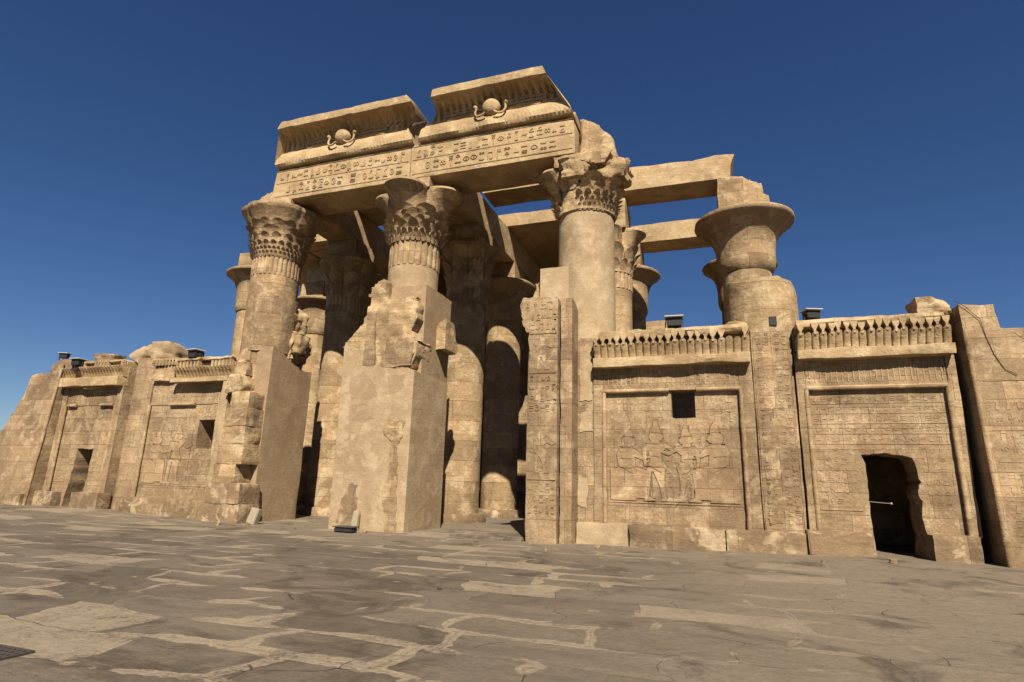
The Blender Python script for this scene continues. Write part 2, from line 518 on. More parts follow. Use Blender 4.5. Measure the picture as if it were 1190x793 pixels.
def plate(bm, pts, mp, h):
    tri = tessellate_polygon([[Vector((a, b, 0)) for a, b in pts]])
    t = [bm.verts.new(mp(a, b, h)) for a, b in pts]
    bo = [bm.verts.new(mp(a, b, -.03)) for a, b in pts]
    for f in tri:
        try: bm.faces.new([t[i] for i in f])
        except ValueError: pass
    n = len(pts)
    for i in range(n):
        j = (i + 1) % n
        bm.faces.new((t[i], bo[i], bo[j], t[j]))

def arc(cx, cz, r, a0, a1, n=8, sx=1.0):
    return [(cx + sx * r * math.cos(R(a0 + (a1 - a0) * i / n)), cz + r * math.sin(R(a0 + (a1 - a0) * i / n))) for i in range(n + 1)]

GL = [  # each sign: ('r', polyline) or ('p', polygon), in a unit cell
    [('p', [(.2, .3), (.35, .15), (.6, .2), (.85, .05), (.8, .2), (.65, .45), (.55, .7), (.45, .9), (.3, .92), (.22, .8), (.1, .78), (.28, .68), (.25, .5)]), ('r', [(.4, .2), (.4, .02), (.25, .02)]), ('r', [(.52, .2), (.52, .02), (.37, .02)])],
    [('r', [(.05, .4), (.2, .6), (.32, .4), (.45, .6), (.58, .4), (.7, .6), (.82, .4), (.95, .6)])],
    [('r', [(.3, .05), (.3, .6), (.35, .85), (.5, .95), (.58, .8), (.5, .6), (.32, .45)])],
    [('r', arc(.5, .5, .3, 0, 360, 14)), ('p', arc(.5, .5, .09, 0, 320, 6))],
    [('r', [(.5, .05), (.5, .55)]), ('r', [(.2, .5), (.8, .5)]), ('r', arc(.5, .74, .19, -90, 270, 12))],
    [('r', [(.05, .5), (.3, .68), (.5, .72), (.75, .66), (.95, .5)]), ('r', [(.05, .5), (.3, .35), (.5, .32), (.75, .36), (.95, .5)]), ('p', arc(.5, .52, .1, 0, 320, 6))],
    [('p', [(.08, .55), (.92, .55), (.85, .35), (.65, .2), (.35, .2), (.15, .35)])],
    [('p', arc(.5, .25, .32, 0, 180, 8))],
    [('r', [(.05, .25), (.2, .25), (.35, .45), (.5, .25), (.65, .4), (.8, .25), (.95, .3)]), ('r', [(.2, .25), (.12, .5), (.2, .62)])],
    [('r', [(.3, .02), (.3, .95)]), ('p', [(.3, .95), (.8, .95), (.8, .65), (.3, .7)])],
    [('p', [(.25, .05), (.75, .05), (.75, .35), (.62, .5), (.62, .68), (.68, .8), (.55, .95), (.4, .9), (.36, .72), (.42, .6), (.3, .45)])],
    [('r', [(.1, .2), (.9, .2)]), ('r', [(.1, .5), (.9, .5)]), ('r', [(.1, .8), (.9, .8)])],
    [('r', [(.15, .1), (.15, .8), (.85, .8), (.85, .1), (.45, .1), (.45, .45)])],
    [('p', [(.1, .1), (.9, .1), (.75, .3), (.25, .3)]), ('r', [(.5, .3), (.5, .9)]), ('r', [(.3, .7), (.7, .9)])],
    [('r', [(.5, .05), (.5, .9)]), ('r', [(.25, .9), (.75, .9)]), ('r', [(.28, .75), (.72, .75)]), ('r', [(.28, .6), (.72, .6)])],
    [('p', [(.1, .25), (.3, .15), (.75, .15), (.9, .35), (.7, .5), (.75, .75), (.6, .9), (.5, .75), (.5, .55), (.3, .5)])],
    [('r', arc(.3, .5, .18, 0, 360, 10)), ('r', arc(.7, .5, .18, 0, 360, 10))],
    [('r', [(.1, .5), (.9, .5)]), ('r', [(.75, .35), (.9, .5), (.75, .65)]), ('p', arc(.3, .5, .12, 0, 320, 6))],
]
def signs_row(bm, x0, x1, z0, size, yf, h=.018, step=.70, keep=.97, wd=.05, xs=.66):
    x = x0
    while x + size * .5 < x1:
        s = size * random.uniform(.78, 1.0)
        if random.random() < keep:
            if random.random() < .3:                      # two flat signs above one another
                for dz in (.02, .52):
                    sign(bm, random.choice(GL), x, z0 + dz * size, s * xs, s * .44, yf, h, wd * 1.3)
            else:
                sign(bm, random.choice(GL), x, z0, s * xs, s, yf, h, wd)
        x += size * step * random.uniform(.82, 1.08)

def sign(bm, g, x, z, sx, sz, yf, h, wd):
    mp = lambda a, b, hh: (a, (yf(b) if callable(yf) else yf) - hh, b)
    for k, pts in g:
        q = [(x + a * sx, z + b * sz) for a, b in pts]
        if k == 'r': ribbon(bm, q, wd * max(sx, sz), mp, h)
        else: plate(bm, q, mp, h)

FIG = [  # walking figure looking right, height 1
    (.10, 0), (.24, 0), (.24, .02), (.17, .04), (.185, .2), (.20, .36), (.23, .36), (.30, .2), (.33, .03), (.31, 0), (.46, 0), (.46, .02), (.38, .04), (.36, .2),
    (.37, .34), (.40, .44), (.34, .50), (.33, .60), (.40, .655), (.50, .60), (.60, .64), (.61, .67), (.50, .65), (.40, .71), (.32, .72), (.31, .745), (.345, .76), (.355, .785), (.37, .79), (.35, .82),
    (.33, .85), (.32, .90), (.29, 1.0), (.25, 1.0), (.235, .92), (.20, .86), (.19, .78), (.22, .73), (.16, .715), (.10, .66), (.10, .55), (.12, .43), (.15, .43), (.14, .55), (.17, .62), (.20, .52), (.17, .42), (.13, .36), (.12, .2), (.12, .04)]
SEAT = [  # enthroned figure looking right
    (.02, 0), (.36, 0), (.36, .03), (.50, .03), (.50, 0), (.62, 0), (.62, .02), (.54, .05), (.53, .28), (.52, .40), (.36, .44), (.35, .58), (.45, .54), (.60, .58), (.60, .61), (.46, .59), (.38, .67),
    (.32, .69), (.31, .715), (.345, .73), (.37, .765), (.35, .80), (.33, .83), (.33, .90), (.28, .98), (.24, .96), (.22, .84), (.18, .82), (.18, .74), (.21, .70), (.14, .68), (.11, .60), (.13, .47), (.12, .42), (.02, .42)]
def figure(bm, pts, x, z, hgt, yf, flip=False, h=.03, lines=None):
    mp = lambda a, b, hh: (a, yf - hh, b)
    q = [(x + (a if not flip else .6 - a) * hgt, z + b * hgt) for a, b in pts]
    if flip: q.reverse()
    plate(bm, q, mp, h)
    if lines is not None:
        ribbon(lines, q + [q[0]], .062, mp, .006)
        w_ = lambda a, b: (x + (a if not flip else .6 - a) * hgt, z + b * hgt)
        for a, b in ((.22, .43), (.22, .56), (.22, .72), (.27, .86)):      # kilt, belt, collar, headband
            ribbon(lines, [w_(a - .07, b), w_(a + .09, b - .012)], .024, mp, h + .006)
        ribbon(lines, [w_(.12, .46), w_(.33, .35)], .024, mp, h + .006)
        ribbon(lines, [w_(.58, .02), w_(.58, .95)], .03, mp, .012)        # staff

# ---------------------------------------------------------------- ground
def gz(x, y):
    a = max(0, min(1, (-x - 6) / 11)); b = max(0, min(1, (x - 10.5) / 5))
    f = max(0, min(1, (y + 10) / 7.5))
    return (.02 + .21 * a * a * (3 - 2 * a) + .10 * b) * f

def axis_pts(lo, hi, a, b, step):
    v = [lo]
    x = lo
    far = []
    for k in (300, 150, 80, 50):
        far.append(k)
    pts = [-k for k in far if -k < a] + [a + i * step for i in range(int((b - a) / step) + 1)] + sorted(k for k in far if k > b)
    return pts
xs = axis_pts(-300, 300, -36, 34, .35)
ys = axis_pts(-300, 300, -22, 20, .35)
bm = bmesh.new()
grid = [[bm.verts.new((x, y, gz(x, y) + (.018 * noise.fractal(Vector((x * .7, y * .9, 0)), 1, 2, 4) if -36 < x < 34 and -22 < y < 20 else 0))) for x in xs] for y in ys]
for j in range(len(ys) - 1):
    for i in range(len(xs) - 1):
        bm.faces.new((grid[j][i], grid[j][i + 1], grid[j + 1][i + 1], grid[j + 1][i]))
g = obj('paved_ground', bm, M['floor'])
g['kind'] = 'structure'

# ---------------------------------------------------------------- columns
def petals(cx, cyy, n, z0, hp, rb, out, wfac=.95, a0=0.0, thick=.05, skip=None):
    bm = bmesh.new()
    S, T = 8, 6
    for i in range(n):
        if skip and skip(i): continue
        ph = 2 * math.pi * i / n + a0
        half = math.pi / n * wfac
        outer, inner = [], []
        for a in range(S + 1):
            s = -1 + 2 * a / S
            ro, ri = [], []
            for b in range(T + 1):
                t = b / T
                th = ph + half * s * (.55 + .45 * math.sqrt(t) if t < 1 else 1)
                k = (1 - .75 * s * s)
                rr = rb + out * 1.15 * (.42 * t + .58 * t ** 3.2) * k
                z = z0 + hp * t * (1 - .30 * s * s)
                ro.append(bm.verts.new((cx + rr * math.cos(th), cyy + rr * math.sin(th), z)))
                r2 = rr - thick * (1.2 - .4 * t) - .02
                ri.append(bm.verts.new((cx + r2 * math.cos(th), cyy + r2 * math.sin(th), z - (.0 if t < 1 else .02))))
            outer.append(ro); inner.append(ri)
        for a in range(S):
            for b in range(T):
                bm.faces.new((outer[a][b], outer[a + 1][b], outer[a + 1][b + 1], outer[a][b + 1]))
                bm.faces.new((inner[a][b], inner[a][b + 1], inner[a + 1][b + 1], inner[a + 1][b]))
            bm.faces.new((outer[a][T], outer[a + 1][T], inner[a + 1][T], inner[a][T]))
        for a in (0, S):
            for b in range(T):
                bm.faces.new((outer[a][b], outer[a][b + 1], inner[a][b + 1], inner[a][b]))
    return bm

def lerp(a, b, t): return a + (b - a) * t
def interp(tab, z):
    for (z0, v0), (z1, v1) in zip(tab[:-1], tab[1:]):
        if z <= z1:
            return lerp(v0, v1, max(0, (z - z0)) / (z1 - z0))
    return tab[-1][1]

def shaft(cx, cyy, r, z0, z1, n=72, dz=.18, amp=.012, ringz=(), top=None, taper=.0):
    prof = []
    z = z0
    k = int((z1 - z0) / dz)
    for i in range(k + 1):
        z = z0 + (z1 - z0) * i / k
        prof.append((r * (1 - taper * (z - z0) / 12), z))
    def f(th, rr, zz, kk):
        p = Vector((cx + rr * math.cos(th), cyy + rr * math.sin(th), zz))
        rr += amp * noise.fractal(p * 1.3, 1, 2, 3)
        for q in ringz:
            rr += .022 * math.exp(-((zz - q) / .05) ** 2)
        if top and kk == k:
            zz += top(th)
        elif top and kk > k - 4:
            zz += top(th) * (kk - (k - 4)) / 4
        return rr, zz
    return revolve(prof, cx, cyy, n, f)

def fluted(cx, cyy, r, z0, z1, n=28):
    prof = [(r, z0), (r + .035, z0 + .03)] + [(r + .035, lerp(z0, z1, i / 6)) for i in range(1, 6)] + [(r + .035, z1)]
    def f(th, rr, zz, k):
        c = abs(math.sin(th * n / 2))
        return rr - .06 * (1 - c ** .5) * (0 if k == 0 else 1) + .008 * noise.noise(Vector((th * 4, zz * 3, cx))), zz
    return revolve(prof, cx, cyy, n * 6, f)

def bell(cx, cyy, prof, lobes=0, depth=0.0, amp=.015, n=96, ribs=0, broken=0.0, seed=0.0):
    zt = prof[-1][1]; zb = prof[0][1]
    def f(th, r, z, k):
        t = max(0, min(1, (z - zb) / (zt - zb)))
        if lobes:
            r *= 1 - depth * t * (1 - abs(math.cos(th * lobes / 2)) ** .6)
        if ribs:
            r += .02 * abs(math.sin(th * ribs / 2)) * (1 if t < .8 else 0)
        p = Vector((cx + r * math.cos(th), cyy + r * math.sin(th), z))
        r += amp * noise.fractal(p * 1.7, 1, 2, 3)
        if broken and t > .5:
            b = noise.noise(p * 1.1 + Vector((seed, 0, 0))) + .4 * noise.noise(p * 3)
            r -= max(0, b - .05) * broken * (t - .4)
        return r, z
    return revolve(prof, cx, cyy, n, f)

def quatre(cx, cyy, zb, zt, r0, rim, cap_in=.25, broken=None, n=160, amp=.02, seed=0.0):
    """four open bells side by side"""
    prof = []
    K = 22
    for i in range(K + 1):
        prof.append((i / K, lerp(zb, zt, i / K)))
    prof += [(1.001, zt + .10), (1.002, zt + .12)]
    cc, rho = rim * .56, rim * .44
    def f(th, t, z, k):
        ph = (th + math.pi / 4) % (math.pi / 2) - math.pi / 4
        q = rho * rho - (cc * math.sin(ph)) ** 2
        rl = cc * math.cos(ph) + math.sqrt(max(q, 0))
        e = .16 * t + .84 * t ** 4.6
        r = lerp(r0, rl, min(1, e)) - .05 * math.sin(min(1, t) * math.pi)
        p = Vector((math.cos(th) * r, math.sin(th) * r, z + seed))
        r += amp * noise.fractal(p * 2, 1, 2, 3)
        if k == K + 1: r -= .03
        if k == K + 2: r -= cap_in
        if broken:
            r, z = broken(th, r, z, t)
        return r, z
    return revolve(prof, cx, cyy, n, f)

def base_drum(cx, cyy, r):
    return revolve([(r + .35, -.2), (r + .38, .12), (r + .36, .32), (r + .28, .42), (r, .43)], cx, cyy, 64)

RINGS = (10.45, 10.6, 10.75)
def inner_column(i, cx, cyy, kind, label, ab_top=15.0, shaft_h=11.6, group='columns standing inside the roofed hall', ab=.95):
    t = thing('column', label, 'column', (cx, cyy, 0), group)
    obj('shaft', shaft(cx, cyy, 1.04, .0, shaft_h, ringz=RINGS), M['column'], t)
    obj('base', base_drum(cx, cyy, 1.04), M['plinth'], t)
    z = shaft_h
    if kind == 'bell':
        b = bell(cx, cyy, [(1.1, z - .25), (1.17, z - .1), (1.2, z), (1.2, z + .7), (1.24, z + 1.1), (1.38, z + 1.5), (1.62, z + 1.8), (1.92, z + 2.0), (1.94, z + 2.1), (1.8, z + 2.2), (1.0, z + 2.25)])
        obj('capital', b, M['stone'], t)
    elif kind == 'palm':
        b = bell(cx, cyy, [(1.08, z), (1.12, z + .1), (1.15, z + .8), (1.22, z + 1.3), (1.42, z + 1.75), (1.66, z + 2.05), (1.68, z + 2.2), (1.5, z + 2.3), (.9, z + 2.3)], lobes=8, depth=.12)
        c = obj('capital', b, M['stone'], t)
        obj('neck_band', fluted(cx, cyy, 1.06, z - .85, z + .05), M['stone'], t)
        obj('petal_tier', petals(cx, cyy, 8, z + .2, 1.2, 1.12, .30), M['stone'], c)
        obj('petal_tier', petals(cx, cyy, 16, z + .1, .65, 1.12, .16, a0=.2), M['stone'], c)
    else:
        c = obj('capital', quatre(cx, cyy, z, z + 2.1, 1.1, 1.8), M['stone'], t)
        obj('petal_tier', petals(cx, cyy, 8, z + .35, .95, 1.1, .4, a0=math.pi / 8), M['stone'], c)
        obj('petal_tier', petals(cx, cyy, 16, z + .1, .5, 1.1, .2), M['stone'], c)
        obj('neck_band', fluted(cx, cyy, 1.05, z - .8, z + .1), M['stone'], t)
    obj('abacus', sbox(cx - ab, cx + ab, cyy - ab, cyy + ab, shaft_h + 2.2, ab_top, L=.4), M['stone'], t)
    return t

RY = 5.68
inner_column(0, -13.9, RY, 'bell', 'tall bell capital column against the sky just left of the broken left front column', 15.0)
inner_column(1, -7.5, RY, 'palm', 'shaded palm capital column between the left front column and the thick central pillar')
inner_column(2, 0, RY, 'palm', 'shaded palm capital column just right of the thick central pillar')
inner_column(3, 7.5, RY, 'quatre', 'slim column with a tiered capital peeking out behind the big plain round shaft', 15.3)
inner_column(5, -13.9, 2 * RY, 'bell', 'far sunlit column seen low through the left doorway beside the broken jamb')
inner_column(6, -7.5, 2 * RY, 'bell', 'far column mostly hidden behind the thick central pillar')
inner_column(7, 0, 2 * RY, 'bell', 'far bell capital column in the right doorway with a bright arch of sunlight')
inner_column(8, 7.5, 2 * RY, 'bell', 'dark far column showing its capital rim in the blue gap under the open beams', 15.35)
inner_column(9, 13.65, 2 * RY, 'bell', 'dark far column half hidden behind the wide open bell column at right', 15.35)

# E2: the wide open bell on the right, with a tall die under the beam end
t = thing('column', 'column with a wide plain bowl-like capital carrying the beam end at right', 'column', (13.65, RY, 0), 'columns standing inside the roofed hall')
obj('shaft', shaft(13.65, RY, 1.03, 0, 11.5, ringz=(10.3, 10.5, 10.7, 10.9)), M['column'], t)
bl = bell(13.65, RY, [(1.05, 11.15), (1.13, 11.25), (1.2, 11.4), (1.24, 11.6), (1.24, 12.0), (1.26, 12.3), (1.33, 12.6), (1.46, 12.88), (1.68, 13.15), (1.92, 13.38), (2.1, 13.52), (2.14, 13.6), (2.12, 13.72), (1.95, 13.8), (1.0, 13.85)], n=120, amp=.012, broken=.0)
obj('capital', bl, M['stone'], t)
obj('rim_rubble', joined(sbox(12.75, 14.6, RY - 1.45, RY - .6, 13.55, 13.98, L=.14, amp=.09, chip=.16, freq=2.4)), M['rough'], t)
obj('abacus', sprism(jag([(12.6, 13.8), (14.75, 13.8), (14.78, 14.55), (14.55, 14.6), (14.5, 15.15), (14.0, 15.35), (13.75, 15.66), (12.62, 15.66)], 2, .03), RY - .98, RY + .9, L=.25, chip=.12, amp=.03), M['stone'], t)

def front_col(cx, label):
    return thing('column', label, 'column', (cx, 0, 0), 'columns along the front')
# B
t = front_col(-7.5, 'left front column with a many tiered lacy capital and a broken lower shaft')
bx = -7.45
obj('shaft', shaft(bx, 0, 1.08, 0, 11.0, ringz=(10.2, 10.35, 10.5)), M['column'], t)
obj('neck_band', fluted(bx, 0, 1.07, 10.85, 11.9, 32), M['stone'], t)
bp_ = [(1.13, 11.75), (1.2, 11.95), (1.25, 12.4), (1.32, 12.9), (1.42, 13.2), (1.53, 13.5), (1.66, 13.75), (1.8, 13.93), (1.87, 14.02), (1.87, 14.15), (1.7, 14.22), (.9, 14.2)]
c = obj('capital', bell(bx, 0, bp_, lobes=8, depth=.06, n=128, amp=.02), M['stone'], t)
for n_, z0, hp, rb, out, a0 in ((40, 11.72, .24, 1.12, .13, 0), (40, 11.9, .26, 1.15, .16, .08), (24, 12.08, .36, 1.17, .21, 0), (16, 12.34, .48, 1.2, .24, .2), (8, 12.76, .58, 1.32, .26, 0), (8, 12.62, .5, 1.28, .24, math.pi / 8), (16, 13.05, .4, 1.38, .2, .2)):
    obj('petal_tier', weather(petals(bx, 0, n_, z0, hp, rb, out, a0=a0), .012, 0, 3), M['stone'], c)
obj('abacus', sprism(jag([(-8.75, 14.15), (-6.2, 14.15), (-6.2, 14.5), (-7.28, 14.5), (-7.34, 14.85), (-8.0, 14.7), (-8.3, 14.5), (-8.7, 14.4)], 3, .03), -1.02, .95, L=.22, amp=.03, chip=.1), M['stone'], t)
blk = sprism([(bx + 1.2 * math.cos(R(q)), 1.2 * math.sin(R(q))) for q in range(272, 386, 6)] + [(bx + .4, .5), (bx, -.5)], 7.25, 9.85, axis='z', L=.25, amp=.03, chip=.10)
obj('repair_block', blk, M['lightly_carved'], t)
# C
t = front_col(0, 'central front column whose four-lobed open flower capital rises above the thick mortar pillar')
obj('shaft', shaft(0, 0, 1.07, 0, 10.6, ringz=(10.15, 10.3)), M['cream'], t)
obj('neck_band', fluted(0, 0, 1.06, 10.55, 11.75, 24), M['stone'], t)
c = obj('capital', quatre(0, 0, 11.75, 13.95, 1.16, 2.12), M['stone'], t)
for n_, z0, hp, rb, out, a0 in ((32, 11.62, .3, 1.15, .14, 0), (32, 11.82, .28, 1.17, .2, .1), (16, 12.02, .45, 1.18, .3, 0), (8, 12.40, .55, 1.2, .24, math.pi / 8), (16, 12.25, .44, 1.18, .22, math.pi / 16), (8, 12.8, .42, 1.2, .24, 0), (16, 12.6, .3, 1.2, .2, .1)):
    obj('petal_tier', weather(petals(0, 0, n_, z0, hp, rb, out, a0=a0), .03, 0, 3.2), M['stone'], c)
obj('abacus', sbox(-.86, 1.02, -1.0, .95, 14.02, 14.5, L=.25), M['stone'], t)
# D
t = front_col(7.55, 'right front column with a thick plain cream shaft and a shattered flower capital')
dx_ = 7.58
obj('shaft', shaft(dx_, 0, 1.08, 0, 12.1, amp=.008), M['cream'], t)
def dbreak(th, r, z, t_):
    p = Vector((math.cos(th) * 1.9, math.sin(th) * 1.9, z * 1.1))
    a = (math.degrees(th) + 360) % 360
    b = max(0, noise.fractal(p * 1.3 + Vector((3, 8, 1)), 1, 2, 3) + .1)
    fr = max(0, 1 - abs((a - 285) / 42))            # front lobe shattered
    rr = max(0, 1 - abs((a - 350) / 32)) * .5
    if t_ > .45:
        k = min(1, (t_ - .45) * 2.2)
        r -= k * (b * .38 + fr * .75 + rr * .6)
        r = max(r, .85)
    return r, z
c = obj('capital', quatre(dx_, 0, 12.0, 13.95, 1.15, 2.0, broken=dbreak, amp=.06, n=200), M['rough'], t)
for n_, z0, hp, rb, out, a0 in ((40, 11.95, .26, 1.12, .12, 0), (40, 12.14, .28, 1.15, .17, .08), (24, 12.34, .34, 1.17, .24, 0), (16, 12.55, .5, 1.18, .28, .2), (8, 12.85, .5, 1.2, .32, math.pi / 8)):
    obj('petal_tier', weather(petals(dx_, 0, n_, z0, hp, rb, out, a0=a0, skip=(lambda i, q=n_: q > 8 and abs(((i / q * 360 + 360) % 360) - 242) < 24)), .02, 0, 3), M['rough'], c)
obj('abacus', joined(sprism(jag([(6.42, 13.95), (8.5, 13.9), (8.75, 14.35), (8.3, 14.5), (6.42, 14.5)], 3, .03), -.98, .9, L=.2, amp=.05, chip=.14)), M['rough'], t)
obj('broken_lump', lump((8.75, -.2, 13.75), (1.0, 1.1, .8), .5, seed=4.2), M['rough'], t)
obj('broken_lump', lump((7.35, -1.15, 13.55), (.9, .7, .7), .45, seed=7.2), M['rough'], t)

# stumps of the front row inside the screen walls
def dome(th): return .25 * math.cos(th - 2.4) + .14 * noise.noise(Vector((math.cos(th) * 2, math.sin(th) * 2, 3)))
t = front_col(-13.75, 'broken round column stump topped by a pale rounded block between the two left wall panels')
obj('shaft', shaft(-13.75, .12, 1.12, 0, 7.2), M['lightly_carved'], t)
obj('top_block', weather(rock((-14.3, .1, 7.5), (1.5, 1.9, 1.15), 61, 9, .66), .03, .05), M['cream'], t)
obj('top_block', weather(rock((-13.15, .15, 7.5), (1.35, 1.9, 1.2), 66, 9, .66), .03, .05), M['cream'], t)
t = front_col(13.75, 'broken column stump above the right wall between its two carved panels, under the wide bell')
def stump_top(th):
    x = math.cos(th)
    return -.12 - .55 * max(0, x) ** 7 + .12 * noise.noise(Vector((x * 3, math.sin(th) * 3, 5)))
b = shaft(13.68, 0, 1.13, 0, 8.8, n=96, dz=.15, top=stump_top, amp=.02)
obj('shaft', b, M['column'], t)
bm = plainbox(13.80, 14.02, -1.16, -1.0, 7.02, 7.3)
obj('niche_shade', bm, M['cable'], t, smooth=False)  # black block standing in for the shade inside a niche
bmg = bmesh.new()
for xx in (13.32, 13.56, 13.86, 14.08):
    z = .85
    while z < 6.6:
        sign(bmg, random.choice(GL), xx, z, .20, .22, -1.125, .014, .06)
        z += .26
for xx in (13.27, 13.80, 14.32):
    ribbon(bmg, [(xx, .75), (xx, 6.7)], .016, lambda a, b_, h: (a, -1.125 - h, b_), .014)
strip = sbox(13.2, 14.38, -1.125, -.6, .1, 6.95, L=.3, amp=.004, chip=.03)
s_ = obj('engaged_pier', strip, M['carved'], t)
obj('hieroglyphs', bmg, M['stone'], s_)

# ---------------------------------------------------------------- big stone pieces at the doorways
# central pillar
t = thing('door_pillar', 'thick tapering pillar of smooth mortar and old masonry between the two doorways', 'pillar', (-.2, -.3, 0))
obj('core', sprism([(-1.2, -.2), (1.9, -.2), (1.9, 9.2)][:0] + [(-1.1, -.2), (1.3, -.2), (1.3, 9.1), (.9, 9.75), (-1.1, 9.6)][:0] or [(-1.12, -.2), (1.3, -.2), (1.3, 9.55), (-1.12, 9.55)], -1.15, 1.2, L=.3, amp=.012, chip=.03), M['plaster'], t)
cas = sprism(jag([(1.34, -.3), (1.32, 5.9)], 8, .004) + jag([(1.0, 6.05), (.2, 6.0), (-.5, 6.15), (-1.0, 6.9), (-1.9, 7.05)], 3, .05) + jag([(-1.92, 7.0), (-1.84, -.3)], 8, .006), -1.72, 1.22, L=.22, amp=.012, chip=.02)
obj('mortar_casing', cas, M['cream'], t)
rem = sprism(jag([(-2.05, 6.95), (-1.95, 7.15), (-1.5, 7.55), (-1.2, 7.95), (-1.08, 8.5), (-.98, 9.35), (-.72, 9.62)], 3, .05) + jag([(-.45, 9.78), (-.28, 9.7), (-.24, 8.85), (1.05, 8.9), (1.24, 8.7), (1.22, 8.0), (1.05, 7.5), (1.32, 7.1), (1.28, 6.5), (1.15, 6.0)], 3, .04) + [(.2, 5.95), (-1.2, 6.0), (-1.8, 6.8)], -1.66, -.5, L=.13, amp=.07, chip=.12, freq=1.8)
rm = obj('old_masonry', rem, M['rough'], t)
bmr = bmesh.new()
plate(bmr, jag([(-1.0, 8.3), (-.55, 8.3), (-.5, 6.1), (-1.0, 6.2)], 4, .04), lambda a, b_, h: (a, -1.68 - h, b_), .05)
plate(bmr, jag([(0, 7.0), (.9, 7.05), (1.2, 6.6), (1.1, 6.1), (.05, 6.05)], 3, .04), lambda a, b_, h: (a, -1.66 - h, b_), .07)
obj('carved_patch', weather(cuts(bmr, .12), .03, 0, 3), M['carved'], rm)
obj('lintel_stump', rock((1.4, .55, 7.75), (.62, 1.15, 1.25), 12), M['rough'], t)
bmp = bmesh.new()
for pts, hh in (([(-1.5, 5.7), (-.9, 5.9), (-.5, 5.6), (-.2, 5.0), (-.6, 4.75), (-1.4, 4.9)], .012), ([(-1.45, 4.6), (-.9, 4.7), (-.35, 4.6), (-.3, 4.1), (-.8, 3.95), (-1.4, 4.05)], .010), ([(.2, 5.8), (.95, 5.75), (.9, 5.2), (.3, 5.0)], .012)):
    q = jag(pts + [pts[0]], 5, .05)[:-1]
    bmp = bmesh.new()
    plate(bmp, q, lambda a, b_, h: (a, -1.715 - h, b_), hh)
    obj('mortar_patch', weather(bmp, .004, 0, 3), M['plaster'], t)
bmp = bmesh.new()
q = jag([(.55, -.1), (1.05, -.1), (.95, 1.0), (.9, 2.2), (.85, 3.0), (1.0, 3.4), (1.05, 4.0), (.3, 4.05), (.2, 3.6), (.6, 3.2), (.55, 2.0), (.4, 1.2), (.55, -.1)], 6, .05)[:-1]
plate(bmp, q, lambda a, b_, h: (a, -1.715 - h, b_), .03)
obj('eroded_patch', weather(cuts(bmp, .10), .035, 0, 4), M['stone'], t)
bmp = bmesh.new()
q = jag([(-1.6, -.1), (-.75, -.1), (-.7, .8), (-.75, 1.6), (-1.0, 1.75), (-1.25, 1.3), (-1.45, .8), (-1.6, -.1)], 6, .05)[:-1]
plate(bmp, q, lambda a, b_, h: (a, -1.715 - h, b_), .012)
obj('damp_stain', weather(bmp, .004, 0, 3), M['plinth'], t)

# right door jamb
t = thing('door_jamb', 'tall narrow carved door jamb with a broken lintel stub standing right of the right doorway', 'door jamb', (6.5, -1.5, 0))
jm_ = sprism([(5.97, -.3), (7.03, -.3), (7.02, 8.15)] + jag([(7.0, 8.25), (6.4, 8.28), (5.75, 8.3), (5.62, 8.0), (5.66, 7.3), (5.92, 6.95)], 3, .04) + [(5.95, 6.0)], -2.1, -.75, L=.22, amp=.006, chip=.06)
j_ = obj('jamb', jm_, M['lightly_carved'], t)
tor = sbox(7.09, 7.5, -2.0, -.8, -.3, 8.2, L=.22, amp=.012, chip=.05)
obj('torus_strip', tor, M['lightly_carved'], t)
bmg = bmesh.new()
for zz in (6.95, 5.55, 2.0):
    ribbon(bmg, [(6.02, zz), (6.98, zz)], .04, lambda a, b_, h: (a, -2.1 - h, b_), .025)
figure(bmg, FIG, 6.08, 2.2, 1.5, -2.1, h=.02); figure(bmg, FIG, 6.15, 5.65, 1.25, -2.1, h=.02)
for zz in (4.2, 4.55, 4.9, 5.22, 7.05, 7.4, 1.6, 1.25, .9):
    signs_row(bmg, 6.03, 6.97, zz, .29, -2.1, h=.02)
signs_row(bmg, 5.8, 6.9, 7.75, .4, -2.1)
obj('relief', weather(bmg, .006, 0, 2), M['stone'], j_)
t2 = thing('repaired_pier', 'smooth cream repair block standing behind the right door jamb in front of the plain shaft', 'pier', (6.7, -.4, 0))
obj('pier', sbox(6.0, 7.34, -.98, 1.2, -.2, 9.8, L=.35, amp=.008, chip=.02), M['cream'], t2)
obj('carved_strip', sbox(7.34, 8.06, -1.13, -.3, -.2, 6.95, L=.3, amp=.012, chip=.03), M['carved'], t2)
bmp = bmesh.new()
for q in ([(7.56, 4.7), (8.0, 4.7), (8.02, 6.3), (7.9, 6.7), (7.6, 6.6)], [(7.56, 3.6), (8.02, 3.65), (8.0, 4.35), (7.6, 4.3)], [(7.5, 1.2), (7.8, 1.1), (7.85, 2.0), (7.55, 2.2)]):
    bmp = bmesh.new()
    plate(bmp, jag(q + [q[0]], 4, .03)[:-1], lambda a, b_, h: (a, -1.135 - h, b_), .015)
    obj('mortar_patch', weather(bmp, .004, 0, 3), M['cream'], t2)
obj('old_facing', sprism(jag([(5.62, 8.2), (5.95, 8.2), (5.9, 9.5), (5.7, 9.3), (5.6, 8.8)], 2, .03), -.7, .4, L=.2, amp=.03, chip=.1), M['rough'], t2)

